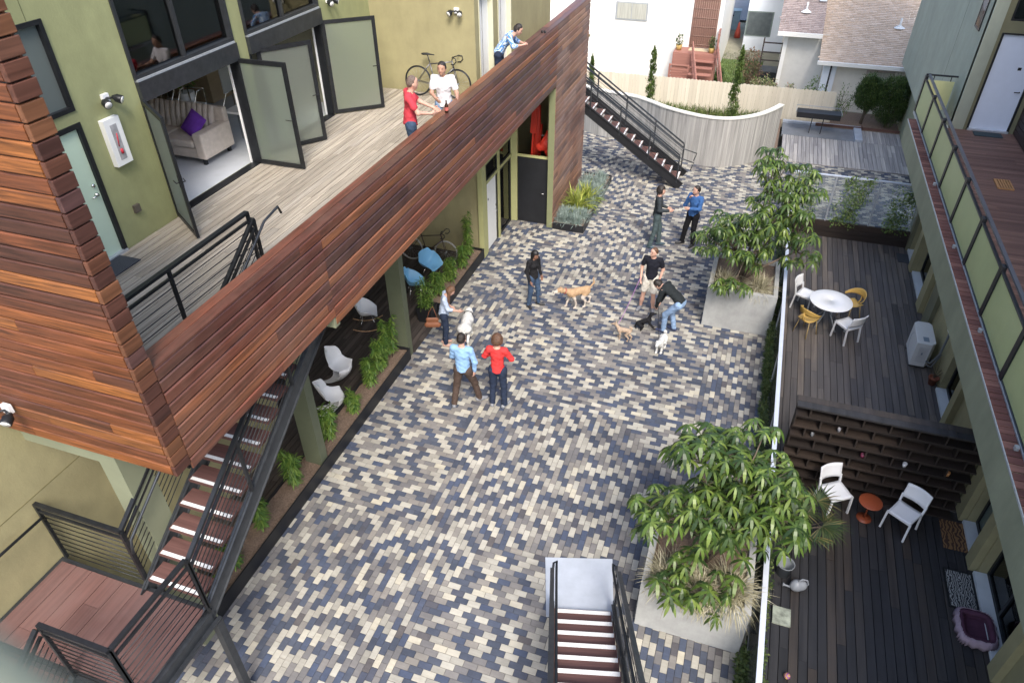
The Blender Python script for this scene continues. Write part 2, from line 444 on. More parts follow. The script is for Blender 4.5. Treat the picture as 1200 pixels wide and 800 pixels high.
occ = np.zeros((NX, NY), bool); zone = np.zeros((NX, NY), bool)
for i in range(NX):
    for j in range(NY):
        x = gx0+(i+.5)*CS; y = gy0+(j+.5)*CS
        if not inside(x, y): occ[i, j] = True; continue
        zone[i, j] = any(inpoly(x, y, P) for P in Apoly)
CLS = {}
def brick(mb, i, j, di, dj):
    prev = CLS.get((i-1, j) if di == 2 else (i, j-1)); sd_ = CLS.get((i, j-1) if di == 2 else (i-1, j))
    c_ = random.choices((0, 1, 2), (.40, .27, .33))[0]
    if c_ == prev and random.random() < .62: c_ = random.choices((0, 1, 2), (.40, .27, .33))[0]
    if c_ == prev and c_ != 1 and random.random() < .5: c_ = random.choice([k for k in (0, 1, 2) if k != prev])
    for a_ in range(di):
        for b_ in range(dj): CLS[(i+a_, j+b_)] = c_
    e = .0026; x0 = gx0+i*CS+e; x1 = gx0+(i+di)*CS-e; y0 = gy0+j*CS+e; y1 = gy0+(j+dj)*CS-e
    z = random.uniform(-.002, .002); c = .005
    vs = [(x0,y0,-.012),(x1,y0,-.012),(x1,y1,-.012),(x0,y1,-.012),(x0,y0,z-c),(x1,y0,z-c),(x1,y1,z-c),(x0,y1,z-c),
          (x0+c,y0+c,z),(x1-c,y0+c,z),(x1-c,y1-c,z),(x0+c,y1-c,z)]
    mb.add(vs, [(0,1,5,4),(1,2,6,5),(2,3,7,6),(3,0,4,7),(4,5,9,8),(5,6,10,9),(6,7,11,10),(7,4,8,11),(8,9,10,11)], c_)
pav = MB()
for i in range(NX):
    for j in range(NY):
        if occ[i, j] or not zone[i, j]: continue
        if (j+i % 2) % 2 == 0 and j+1 < NY and not occ[i, j+1] and zone[i, j+1]:
            occ[i, j] = occ[i, j+1] = True; brick(pav, i, j, 1, 2)
for i in range(NX):
    for j in range(NY):
        if occ[i, j] or zone[i, j]: continue
        if (i+j % 2) % 2 == 0 and i+1 < NX and not occ[i+1, j] and not zone[i+1, j]:
            occ[i, j] = occ[i+1, j] = True; brick(pav, i, j, 2, 1)
for i in range(NX):
    for j in range(NY):
        if occ[i, j]: continue
        if i+1 < NX and not occ[i+1, j]: occ[i, j] = occ[i+1, j] = True; brick(pav, i, j, 2, 1)
        elif j+1 < NY and not occ[i, j+1]: occ[i, j] = occ[i, j+1] = True; brick(pav, i, j, 1, 2)
        else: occ[i, j] = True; brick(pav, i, j, 1, 1)
dk = (.072,.084,.115); dk2 = (.095,.108,.14); md = (.19,.183,.187); md2 = (.23,.22,.212); cr = (.45,.43,.385); cr2 = (.38,.36,.33)
PV = dict(axis='X', rough=.85, grain=.10, gscale=9, spec=.15, bump=.12)
PAVES = [boards('slate_blocks', [(0, dk), (.4, dk2), (.75, (.082,.102,.155)), (.95, (.10,.10,.115)), (1, (.13,.12,.12))], stain=.25, **PV), boards('taupe_blocks', [(0, (.17,.166,.168)), (.5, (.225,.214,.205)), (1, (.28,.26,.23))], stain=.22, **PV), boards('cream_blocks', [(0, (.34,.325,.28)), (.4, (.42,.40,.345)), (.8, (.49,.467,.40)), (1, (.52,.48,.38))], stain=.2, **PV)]
PAVE = boards('concrete_blocks', [(0, dk), (.20, dk2), (.33, (.11,.12,.145)), (.40, (.17,.17,.18)), (.46, md), (.56, md2), (.64, (.31,.295,.28)), (.72, cr2), (.84, cr)], 'X', rough=.85, grain=.10, gscale=9, spec=.15, bump=.1, interp='CONSTANT')
struct(pav.build('courtyard_paving', PAVES))
b = MB(); b.add([(-6.6,1.0,-.01),(1.36,1.0,-.01),(1.36,26.4,-.01),(-6.6,26.4,-.01)], [(0,1,2,3)])
b.add([(1.36,21.25,-.01),(5.3,21.25,-.01),(5.3,26.4,-.01),(1.36,26.4,-.01)], [(0,1,2,3)])
struct(b.build('paving_joints', mat('joint_sand', (.07,.07,.075), .95, .2, 20, .3)))
b = MB(); b.box(-10, 1.36, .9, 26.4, -.6, -.02); b.box(1.36, 5.3, 21.25, 29.9, -.6, -.04)
struct(b.build('subgrade', mat('fill', (.1,.09,.08), .95, .2, 5, .1)))
# sunken patio decks
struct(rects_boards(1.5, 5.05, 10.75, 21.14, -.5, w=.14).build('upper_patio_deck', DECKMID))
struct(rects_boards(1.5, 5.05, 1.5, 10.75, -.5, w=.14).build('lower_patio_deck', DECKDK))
b = MB(); b.box(1.37, 5.4, .5, 21.16, -.6, -.545); struct(b.build('deck_underlay', BLACKP))
struct(rects_boards(1.15, 5.3, 25.45, 28.02, .03, w=.14).build('back_deck', DECKBK))
b = rects_boards(3.95, 5.3, 28.02, 29.3, .03, w=.14); struct(b.build('back_deck_corner', DECKBK))
b = MB(); b.box(1.1, 3.68, 28.03, 29.34, -.04, .03); b.box(3.68, 3.94, 28.03, 29.5, -.04, .11, 1); b.box(1.1, 3.68, 29.34, 29.5, -.04, .11, 1)
struct(b.build('back_slab', [SLAB, CONCW]))
# ------------------------------------------------------------------ left building
def wall_x(mb, x0, x1, y0, y1, z0, z1, holes=(), mi=0):
    """wall slab between x0,x1 with rectangular holes (ya,yb,za,zb)"""
    ys = sorted({y0, y1, *[h[0] for h in holes], *[h[1] for h in holes]}); zs = sorted({z0, z1, *[h[2] for h in holes], *[h[3] for h in holes]})
    ys = [y for y in ys if y0 <= y <= y1]; zs = [z for z in zs if z0 <= z <= z1]
    for a, b in zip(ys, ys[1:]):
        run = None
        for c, d in zip(zs, zs[1:]):
            hole = any(h[0] < (a+b)/2 < h[1] and h[2] < (c+d)/2 < h[3] for h in holes)
            if hole:
                if run: mb.box(x0, x1, a, b, run[0], run[1], mi); run = None
            else: run = (run[0], d) if run else (c, d)
        if run: mb.box(x0, x1, a, b, run[0], run[1], mi)
    return mb
def wall_y(mb, y0, y1, x0, x1, z0, z1, holes=(), mi=0):
    t = MB(); wall_x(t, y0, y1, x0, x1, z0, z1, holes, mi)
    t.v = [(v[1], v[0], v[2]) for v in t.v]; t.f = [tuple(reversed(f)) for f in t.f]
    return mb.add(t.v, t.f, mi)
def frame_x(mb, x0, x1, y0, y1, z0, z1, w=.06, bottom=True, mi=0):
    mb.box(x0, x1, y0, y0+w, z0, z1, mi); mb.box(x0, x1, y1-w, y1, z0, z1, mi); mb.box(x0, x1, y0+w, y1-w, z1-w, z1, mi)
    if bottom: mb.box(x0, x1, y0+w, y1-w, z0, z0+w, mi)
    return mb
ZD = 4.55
LB = thing('apartment_building', 'green and ochre apartment building with raised wood deck along the left of the courtyard', 'building', (-8.85, 3.69, 0))
w = MB()
H1 = (8.36, 10.74, ZD, 7.95); H2 = (11.08, 13.52, ZD, 7.95)
wall_x(w, -9.05, -8.85, 3.9, 15.6, ZD-.1, 10.4, [(6.22, 7.21, ZD, 6.56), (6.3, 7.21, 6.72, 7.9), H1, H2])
w.build('green_wall', GREENW, LB)
w = MB(); wall_y(w, 15.6, 15.8, -9.05, -6.25, ZD-.1, 10.4); wall_x(w, -6.45, -6.25, 15.8, 21.6, ZD-.1, 10.4, [(15.85, 16.75, ZD, 6.65), (17.1, 18.05, ZD, 6.65)])
w.box(-6.25, -5.05, 21.62, 21.8, ZD, 4.6)
w.build('upper_ochre_wall', OCHREW, LB)
for ya, yb in ((15.85, 16.75), (17.1, 18.05)):
    d = MB(); d.box(-6.42, -6.36, ya+.03, yb-.03, ZD+.02, 6.62); o = d.build('deck_door', WHITE, LB)
    d = MB(); d.box(-6.36, -6.345, (ya+yb)/2-.012, (ya+yb)/2+.012, ZD+.05, 6.6); d.build('door_seam', mat('seam_grey', (.3,.3,.3), .6), o)
    d = MB(); frame_x(d, -6.44, -6.235, ya, yb, ZD, 6.65, .035); d.build('door_frame', mat('cream_trim', (.58,.57,.42), .6, .04), LB)
# mint entry door, frosted window above
d = MB(); d.box(-8.93, -8.88, 6.29, 7.14, ZD+.03, 6.49); md_ = d.build('entry_door', MINT, LB)
tag(md_, label='pale mint entry door at the near end of the deck')
d = MB(); frame_x(d, -8.96, -8.83, 6.22, 7.21, ZD, 6.56, .07, False); d.build('door_frame', BLACK, LB)
d = MB(); d.box(-8.96, -8.80, 6.24, 7.19, ZD, ZD+.035); d.build('threshold', ALU, LB)
d = MB(); d.lathe([(0, 0), (.028, 0), (.028, .03), (.012, .035), (.012, .06)], 14, M=Matrix.Rotation(R(90), 4, 'Y'), c=(-8.88, 7.06, ZD+.98)); d.tube([(-8.83, 7.06, ZD+.98), (-8.82, 6.95, ZD+.98)], .010); d.lathe([(0, 0), (.026, 0), (.026, .03), (0, .03)], 14, M=Matrix.Rotation(R(90), 4, 'Y'), c=(-8.88, 7.06, ZD+1.12)); d.build('handle', mat('chrome', (.7,.7,.7), .2, 0, 1, 0, metal=1.0), md_)
CHROME = MATS['chrome']
d = MB(); frame_x(d, -8.96, -8.83, 6.3, 7.21, 6.72, 7.9, .06); wf = d.build('window', BLACK, LB)
d = MB(); d.box(-8.92, -8.90, 6.36, 7.15, 6.78, 7.84); d.build('pane', glassmat('milky_glass', (.6,.66,.63), .25, .12, (.27,.31,.30)), wf)
d = MB(); d.box(-8.854, -8.848, 7.0, 7.012, 7.9, 10.4); d.build('wall_joint', mat('joint_green', (.12,.13,.06), .8), LB)
# two big openings: window over a dark beam over folding glass doors
def big_bay(y0, y1, mull, k):
    d = MB(); d.box(-8.99, -8.78, y0, y1, 6.47, 6.76); d.box(-8.97, -8.80, y0+.02, y1-.02, 6.76, 6.79, 1); d.build('lintel_beam', [STEEL, GALV], LB)
    d = MB(); frame_x(d, -8.97, -8.82, y0, y1, 6.79, 7.95, .055); d.box(-8.95, -8.84, mull-.03, mull+.03, 6.84, 7.9)
    f = d.build('window', STEEL, LB)
    d = MB(); d.box(-8.905, -8.895, y0+.055, mull-.03, 6.845, 7.895); d.box(-8.925, -8.915, mull+.03, y1-.055, 6.845, 7.895); d.build('pane', WINGL, f)
    d = MB(); d.box(-9.02, -8.84, y0, y0+.05, ZD, 6.47); d.box(-9.02, -8.84, y1-.05, y1, ZD, 6.47); d.box(-9.02, -8.84, y0+.05, y1-.05, ZD-.02, ZD+.012)
    d.build('door_frame', BLACK, LB)
    d = MB(); d.box(-9.03, -9.0, y1-.08, y1-.051, ZD, 6.45); d.build('white_jamb', WHITE, LB)
big_bay(8.36, 10.74, 9.52, 0); big_bay(11.08, 13.52, 12.3, 1)
# frosted door leaves (hinge point, free point)
def leaf(hx, hy, fx, fy, h=1.93, side=1):
    L = math.hypot(fx-hx, fy-hy); a = math.atan2(fy-hy, fx-hx)
    M = Matrix.Translation((hx, hy, ZD+.025)) @ Matrix.Rotation(a, 4, 'Z')
    d = MB(); t = .022; fw = .075
    d.box(0, fw, -t, t, 0, h); d.box(L-fw, L, -t, t, 0, h); d.box(fw, L-fw, -t, t, 0, fw); d.box(fw, L-fw, -t, t, h-fw, h); d.xf(M)
    o = d.build('glass_door', BLACK, LB)
    d = MB(); d.box(fw, L-fw, -.005, .005, fw, h-fw).xf(M); d.build('pane', FROST, o)
    d = MB()
    for s in (-1, 1):
        d.tube([(L-fw/2, s*t, .93), (L-fw/2, s*(t+.045), .93), (L-fw/2-.13, s*(t+.05), .93)], .009)
        d.box(L-fw/2-.015, L-fw/2+.015, s*t, s*(t+.008), .85, 1.05)
    d.xf(M); d.build('handle', BLACKP, o)
leaf(-8.86, 8.40, -7.99, 7.82); leaf(-8.86, 10.70, -7.84, 10.70); leaf(-8.86, 11.30, -8.24, 12.16); leaf(-8.86, 13.55, -8.0, 14.28)
# interior rooms seen through the bays
r = MB(); r.box(-13.5, -9.05, 7.6, 11.0, ZD-.08, ZD-.005); r.box(-13.5, -9.05, 11.0, 14.2, ZD-.08, ZD-.005)
r.build('room_floor', mat('polished_floor', (.50,.53,.57), .25, .06, 3, 0), LB)
r = MB(); r.box(-13.6, -13.5, 7.6, 14.2, ZD, 8.2); r.box(-13.5, -9.05, 7.5, 7.6, ZD, 8.2); r.box(-13.5, -9.05, 14.2, 14.3, ZD, 8.2); r.build('room_wall', mat('room_wall_paint', (.40,.39,.30), .8), LB)
r = MB(); r.box(-13.6, -9.05, 7.5, 14.3, 8.2, 8.3); r.build('room_ceiling', WHITE, LB)
r = MB(); r.box(-11.9, -9.06, 7.62, 14.18, 6.5, 6.6); r.build('mezzanine', mat('birch', (.42,.32,.2), .6, .12, 6, .05, stretch=(1,.2,1)), LB)
# porch at ground level
w = MB(); w.box(-9.7, -9.55, 3.0, 16.0, -.02, 4.25); wall_y(w, 16.0, 16.15, -9.55, -6.42, -.02, 4.25); w.box(-6.48, -6.34, 15.93, 16.2, -.02, 4.1, 1)
w.build('porch_wall', [OCHREW, mat('yellow_green_trim', (.40,.40,.19), .65, .05)], LB)
# ground-floor door bay
w = MB(); T = 1; 
w.box(-6.47, -6.36, 16.22, 16.30, 0, 2.08); w.box(-6.47, -6.34, 17.18, 17.28, 0, 2.62); w.box(-6.47, -6.36, 16.22, 18.4, 2.02, 2.1); w.box(-6.47, -6.36, 16.22, 18.4, 2.58, 2.66); w.box(-6.47, -6.36, 18.31, 18.42, 0, 4.07); w.box(-6.46, -6.2, 18.33, 18.43, 0, 4.07)
w.box(-6.34, -5.23, 18.34, 18.42, 2.04, 2.09)
w.build('bay_trim', MATS['yellow_green_trim'], LB)
w = MB(); w.box(-6.5, -6.45, 16.2, 18.4, 2.66, 4.07); w.build('bay_wall', OLIVEW, LB)
d = MB(); d.box(-6.44, -6.39, 16.31, 17.05, .03, 2.0); gd = d.build('white_door', WHITE, LB)
d = MB(); d.box(-6.387, -6.38, 16.42, 16.46, 1.5, 1.56); d.build('peephole', BLACK, gd)
d = MB(); d.tube([(-6.39, 17.0, .98), (-6.33, 17.0, .98), (-6.33, 16.9, .98)], .011); d.lathe([(0,0),(.025,0),(.025,.02),(0,.02)], 12, M=Matrix.Rotation(R(90),4,'Y'), c=(-6.39,17.0,1.12)); d.build('handle', CHROME, gd)
d = MB(); d.box(-6.45, -6.38, 17.05, 17.18, 0, 2.02); d.build('door_frame', BLACK, LB)
d = MB(); frame_x(d, -6.45, -6.38, 17.28, 18.31, 0, 2.02, .07); gl = d.build('glass_door', BLACK, LB); d = MB(); d.box(-6.42, -6.41, 17.35, 18.24, .07, 1.95); d.build('pane', DKGL, gl)
d = MB(); frame_x(d, -6.45, -6.38, 16.3, 17.18, 2.1, 2.58, .05); frame_x(d, -6.45, -6.38, 17.28, 18.31, 2.1, 2.58, .05); gl = d.build('transom_window', BLACK, LB); d = MB(); d.box(-6.42, -6.41, 16.35, 17.13, 2.15, 2.53); d.box(-6.42, -6.41, 17.33, 18.26, 2.15, 2.53); d.build('pane', DKGL, gl)
d = MB(); d.box(-6.18, -5.245, 18.35, 18.40, .02, 2.04); bd = d.build('black_door', BLACKP, LB)
d = MB(); d.tube([(-5.36, 18.35, 1.0), (-5.36, 18.29, 1.0), (-5.48, 18.29, 1.0)], .012); d.build('handle', CHROME, bd)
d = MB(); d.box(-5.235, -5.065, 18.2, 18.42, 0, 4.07); d.build('door_post', mat('green_post', (.20,.215,.115), .6, .05, 6), LB)
w = MB(); w.box(-8.4, -5.3, 20.9, 21.0, 0, 4.2); w.box(-8.4, -8.3, 18.42, 20.9, 0, 4.2); w.box(-5.32, -5.24, 18.42, 20.9, 0, 4.2); w.box(-8.3, -5.3, 18.42, 20.9, -.02, .01); w.build('storage_room', OCHREW, LB)
w = MB(); w.box(-9.3, -6.5, 16.15, 16.2, 0, 4.1); w.box(-9.3, -9.25, 16.2, 18.4, 0, 4.1); w.box(-9.3, -6.5, 16.2, 18.42, -.02, .01); w.box(-9.3, -6.5, 18.36, 18.41, 0, 4.1); w.build('lobby', mat('dark_lobby', (.09,.09,.085), .6), LB)
# deck slab and soffit
w = MB(); SL = (-6.27, -5.33, 4.0, 7.3)
w.box(-9.0, -6.28, 3.95, 15.6, 4.2, 4.51); w.box(-6.27, -5.34, 7.32, 21.6, 4.2, 4.51); w.box(-8.9, -6.28, 15.6, 21.6, 4.2, 4.45)
w.build('deck_slab', mat('soffit_plaster', (.62,.61,.55), .8), LB)
db = rects_boards(-8.84, -6.28, 3.95, 15.58, ZD, w=.138); rects_boards(-6.28, -5.33, 7.33, 15.58, ZD, w=.138, mb=db); rects_boards(-6.24, -5.33, 15.58, 21.6, ZD, w=.138, mb=db)
db.build('deck_floor', DECKUP, LB)
b = MB(); b.box(-5.62, -5.34, 6.86, 7.0, 4.0, 4.3); b.box(-5.34, -5.06, 6.9, 7.02, 4.1, 4.26); b.build('beam_end', SAGELT, LB)
# wood-clad parapet: separate boards, cap of two boards
def cladding(mb, face, a0, a1, z0, z1, fixed, th=.024, pitch=.146, gap=.014, L=(2.6, 5.5), runs='Y'):
    n = int(round((z1-z0)/pitch)); pitch = (z1-z0)/n
    for k in range(n):
        za = z0+k*pitch+gap/2; zb = z0+(k+1)*pitch-gap/2
        s = a0-random.uniform(0, L[1]*.9)
        while s < a1:
            e = s+random.uniform(*L); lo = max(s, a0); hi = min(e, a1)
            if hi-lo > .01:
                j = random.uniform(-.0025, .0025); c = .013
                a, b_ = lo+.0015, hi-.0015
                if runs == 'Y': prof = [(fixed-th, za), (fixed+j-c, za), (fixed+j, za+c), (fixed+j, zb-c), (fixed+j-c, zb), (fixed-th, zb)]; vs = [(n_, a, z_) for n_, z_ in prof]+[(n_, b_, z_) for n_, z_ in prof]; fl = False
                else: prof = [(fixed+th, za), (fixed+j+c, za), (fixed+j, za+c), (fixed+j, zb-c), (fixed+j+c, zb), (fixed+th, zb)]; vs = [(a, n_, z_) for n_, z_ in prof]+[(b_, n_, z_) for n_, z_ in prof]; fl = False
                mb.add(vs, [(0,1,2,3,4,5), (11,10,9,8,7,6)]+[(k_, 6+k_, 6+(k_+1) % 6, (k_+1) % 6) for k_ in range(6)])
            s = e
    return mb
p = MB(); p.box(-5.30, -5.085, 3.93, 6.94, 4.29, 5.64); p.box(-5.30, -5.085, 6.94, 21.57, 4.15, 5.64); p.box(-5.235, -5.075, 18.42, 21.58, 0, 4.15)
par = p.build('deck_parapet', BLACKP, LB)
p = MB(); cladding(p, 'x', 3.912, 6.94, 4.27, 5.655, -5.05); cladding(p, 'x', 6.94, 18.2, 4.13, 5.655, -5.05)
for y in (4.0,): pass
cladding(p, 'x', 3.93, 21.56, 4.68, 5.655, -5.315); p.build('outer_boards', IPE, par)
p = MB(); cladding(p, 'x', 18.2, 21.6, 4.13, 5.655, -5.05, L=(1.0,2.2)); cladding(p, 'x', 18.2, 21.6, 0.02, 4.13, -5.05, L=(.9, 2.4)); cladding(p, 'y', -5.22, -5.075, 0.02, 5.65, 21.58, runs='X'); p.build('far_boards', IPEF, par)
cp = MB(); rects_boards(-5.325, -5.045, 3.912, 21.6, 5.682, w=.14, gap=.007, th=.024, L=(2.0, 4.0), mb=cp); cp.build('cap', IPE, par)
# tall wood screen wall at the near end
p = MB(); p.box(-12, -5.11, 3.715, 3.86, 4.38, 10.5); sc_ = p.build('tall_wood_screen', BLACKP, LB)
p = MB(); cladding(p, 'y', -12, -5.105, 4.36, 10.5, 3.69, runs='X', pitch=.146, gap=.012, L=(5, 10)); p.build('front_boards', IPEX, sc_)
p = MB(); n = int(round((10.5-4.36)/.146)); pt = (10.5-4.36)/n
for k in range(n): p.box(-5.10, -5.05+random.uniform(-.002,.002), 3.692, 3.905+random.uniform(-.006,.006), 4.36+k*pt+.008, 4.36+(k+1)*pt-.008)
ENDB = boards('ipe_end_blocks', [(0, (.06,.026,.021)), (.35, (.09,.036,.025)), (.6, (.125,.05,.028)), (.85, (.17,.072,.034)), (1, (.08,.04,.04))], 'Y', rough=.5, grain=.4, gscale=8, spec=.4)
p.build('end_blocks', ENDB, sc_, bevel=.006)
p = MB(); cladding(p, 'y', -8.84, -5.08, 4.56, 10.5, 3.87, runs='X', pitch=.146); p.build('rear_boards', IPEX, sc_)
# lower storey under the screen: portal frame, ochre side wall
w = MB(); w.box(-7.85, -7.7, -1.0, 8.2, -.02, 4.35); w.box(-7.7, -7.697, -1.0, 8.2, 3.1, 3.112, 1); w.build('lower_ochre_wall', [OCHREW, mat('joint_ochre', (.16,.14,.06), .8)], LB)
w = MB(); w.box(-6.56, -6.28, 3.93, 4.3, -.02, 4.3); w.box(-12, -6.56, 3.93, 4.3, 3.86, 4.3); w.build('portal_frame', SAGELT, LB)
w = MB(); w.box(-7.72, -6.28, 3.88, 3.93, 4.30, 4.36); w.build('portal_flashing', SAGEW, LB)
for y in (7.5, 11.2):
    w = MB(); w.box(-6.74, -6.39, y, y+.2, 0, 4.2); w.build('column', mat('column_green', (.105,.12,.075), .6, .05, 5), LB)
# extinguisher cabinet, lights, outlet on the green wall
d = MB(); d.box(-8.848, -8.76, 7.50, 7.80, 5.78, 6.47); c_ = thing('extinguisher_cabinet', 'white fire extinguisher cabinet on the green wall beside the mint door', 'cabinet', (-8.85, 7.65, 5.78)); o = d.build('box', WHITE, c_, bevel=.004)
d = MB(); d.box(-8.762, -8.756, 7.59, 7.71, 5.86, 6.38); d.build('window', mat('cabinet_window', (.36,.36,.37), .25, .2, 9, 0), c_)
d = MB(); d.tube([(-8.752, 7.65, 5.95), (-8.752, 7.65, 6.02)], .022); d.tube([(-8.752, 7.63, 6.06), (-8.752, 7.66, 6.25)], .008, 6); d.build('label_marks', mat('red_mark', (.5,.03,.05), .5), c_)
def flood(x, y, z, face, label):
    t = thing('security_floodlight', label, 'floodlight', (x, y, z), 0, 'twin floodlights on the walls')
    n = Vector((1,0,0)) if face == 'x' else Vector((0,-1,0)); s = Vector((0,1,0)) if face == 'x' else Vector((1,0,0))
    b = MB(); c = Vector((x, y, z)); 
    b.beam(c+n*.001, c+n*.05, .11, .11); b.build('mount_box', WHITEPL, t)
    for k in (-1, 1):
        h = MB(); p0 = c+n*.05; p1 = c+n*.10+s*(k*.10)+Vector((0,0,-.02)); h.tube([p0, p1], .014)
        dr = (n+s*(k*.35)+Vector((0,0,-.35))).normalized(); p2 = p1+dr*.02; h.tube([p1-dr*.04, p1, p2, p2+dr*.07, p2+dr*.08], [.02,.045,.06,.062,.06], 14)
        o = h.build('lamp_head', BLACK, t)
        h = MB(); h.tube([p2+dr*.081, p2+dr*.084], .052, 14); h.build('lens', mat('lamp_lens', (.75,.75,.72), .15, .05), o)
    return t
flood(-8.85, 7.74, 6.73, 'x', 'twin floodlight above the white extinguisher cabinet')
flood(-8.85, 13.9, 6.84, 'x', 'twin floodlight above the farthest frosted glass door')
flood(-6.66, 15.6, 6.42, 'y', 'twin floodlight high on the ochre wall above the bicycle')
flood(-7.12, 3.66, 4.80, 'y', 'twin floodlight at the left edge on the orange wood screen')
d = MB(); d.box(-8.848, -8.80, 7.56, 7.67, 5.0, 5.12); tag(d.build('outdoor_outlet', mat('bronze_plastic', (.10,.085,.07), .5), None, LOCAL), 'small dark outlet box low on the green wall', 'outlet')
d = MB(); d.box(-8.82, -8.40, 6.2, 7.0, ZD+.005, ZD+.02); tag(d.build('doormat', mat('slate_mat', (.05,.055,.065), .95, .2, 60, .5), None, LOCAL), 'dark slate doormat in front of the mint door', 'doormat')

# ------------------------------------------------------------------ steel stairs and railings
def handrail(mb, pts, r=.019): mb.tube(pts, r, 8)
def rail_panel(parent, p, q, h=1.07, wires=8, post_ends=(True, True), flat=.055, low=.09, mid=0, matr=BLACK, second=True):
    """top rail, second rail, posts at both ends (and mid ones), wires between; p, q are base points"""
    p = Vector(p); q = Vector(q); up = Vector((0,0,1))
    d = MB(); d.beam(p+up*h, q+up*h, flat, .04); d.build('top_rail', matr, parent)
    if second: d = MB(); d.beam(p+up*(h-.13), q+up*(h-.13), .03, .035); d.build('second_rail', matr, parent)
    ts = ([0.0] if post_ends[0] else [])+[(i+1)/(mid+1) for i in range(mid)]+([1.0] if post_ends[1] else [])
    for t in ts:
        c = p.lerp(q, t); d = MB(); d.beam(c, c+up*(h-.02), .04, .04, (1,0,0)); d.build('post', matr, parent)
    d = MB()
    for k in range(wires):
        z = low+(h-.13-low)*k/max(1, wires); d.tube([p+up*z, q+up*z], .007, 5)
    d.build('wires', matr, parent)
def grip_tread(st, x0, x1, y0, y1, z, axis='x'):
    d = MB(); d.box(x0, x1, y0, y1, z-.045, z); t = d.build('tread', COMPOX if axis == 'x' else COMPO, st)
    d = MB()
    if axis == 'x': d.box(x0+.02, x1-.02, y0+.012, y0+.062, z, z+.004)
    elif axis == 'X': d.box(x1-.062, x1-.012, y0+.02, y1-.02, z, z+.004)
    d.build('grip_strip', STRIP, t)
# A: flight from deck to the half landing, landing, lower flight
SA = thing('steel_staircase', 'black steel stair with reddish treads from the deck down to the half landing', 'staircase', (-5.8, 3.56, 0))
NR = 14; rise = (ZD-2.0)/NR; run = .27
for k in range(1, NR):
    y = 3.58+(k-1)*run; grip_tread(SA, -6.20, -5.38, y, y+.285, 2.0+k*rise)
def stringer(par, a, b, t=.012, h=.27, mt=STEEL):
    d = MB(); d.beam(a, b, t, h); d.beam(Vector(a)+Vector((0,0,h/2)), Vector(b)+Vector((0,0,h/2)), .07, .012); d.beam(Vector(a)-Vector((0,0,h/2)), Vector(b)-Vector((0,0,h/2)), .07, .012); return d.build('stringer', mt, par)
stringer(SA, (-6.24, 3.5, 1.93), (-6.24, 7.3, 4.42)); stringer(SA, (-5.30, 3.5, 1.93), (-5.30, 7.2, 4.34))
d = MB(); d.box(-7.69, -5.27, 2.33, 2.39, 1.75, 2.0); d.box(-7.69, -5.27, 3.52, 3.58, 1.75, 2.0); d.box(-5.33, -5.25, 2.39, 3.52, 1.75, 2.0); d.box(-7.69, -7.63, 2.39, 3.52, 1.75, 2.0); d.box(-5.25, -5.20, 2.2, 3.6, 1.80, 1.83); d.build('landing_frame', STEEL, SA)
d = rects_boards(-7.63, -5.33, 2.39, 3.52, 2.012, w=.262, gap=.008, L=(3, 4)); d.build('landing_boards', COMPO, SA)
for (a, b) in (((-7.63, 3.60, 2.0), (-6.28, 3.60, 2.0)),): rail_panel(SA, a, b, mid=0)
rail_panel(SA, (-5.27, 3.52, 2.0), (-5.27, 2.36, 2.0)); rail_panel(SA, (-5.27, 2.34, 2.0), (-6.22, 2.34, 2.0))
sl = rise/run
def sy(y, z0=2.0): return z0+(y-3.58)*sl
# sloping guards either side of the flight
for x in (-6.29, -5.27):
    y1 = 7.2; y0 = 3.62 if x < -6 else 3.54
    rail_panel(SA, (x, y0, sy(y0)+.12), (x, y1, sy(y1)+.12), h=.93, wires=7, mid=2, low=.12)
for x in (-6.20, -5.36):
    d = MB(); y0, y1 = 3.62, 7.3
    handrail(d, [(x, y0-.05, sy(y0)+.70), (x, y0, sy(y0)+.90), (x, y1, sy(y1)+.90), (x, y1+.35, ZD+.92), (x-.0, y1+.40, ZD+.80)]); d.build('handrail', STEEL, SA)
d = MB(); d.box(-5.30, -5.20, 3.50, 3.60, 0, 1.78); d.build('support_post', STEEL, SA)
d = MB(); d.box(-6.30, -6.22, 2.36, 2.44, 0, 1.76); d.build('support_post', STEEL, SA)
for k in range(1, 8):
    y = 2.33-(k-1)*run; grip_tread(SA, -7.55, -6.35, y-.285, y, 2.0-k*rise)
stringer(SA, (-6.27, 2.36, 1.86), (-6.27, .2, .45)); rail_panel(SA, (-6.27, 2.32, 2.0), (-6.27, .3, .68), h=.98, wires=7, mid=1, post_ends=(False, True))
d = MB(); handrail(d, [(-7.64, 3.62, 2.75), (-7.56, 3.55, 2.88), (-7.56, 2.4, 2.90), (-7.56, .6, 1.75)]); d.build('handrail', BLACK, SA)
# guard round the stair opening on the deck
GR = thing('deck_railing', 'black wire railing on the deck around the stair opening', 'railing', (-6.30, 5.9, ZD))
rail_panel(GR, (-6.30, 4.0, ZD), (-6.30, 7.12, ZD), h=1.07, wires=7, mid=1, flat=.07)
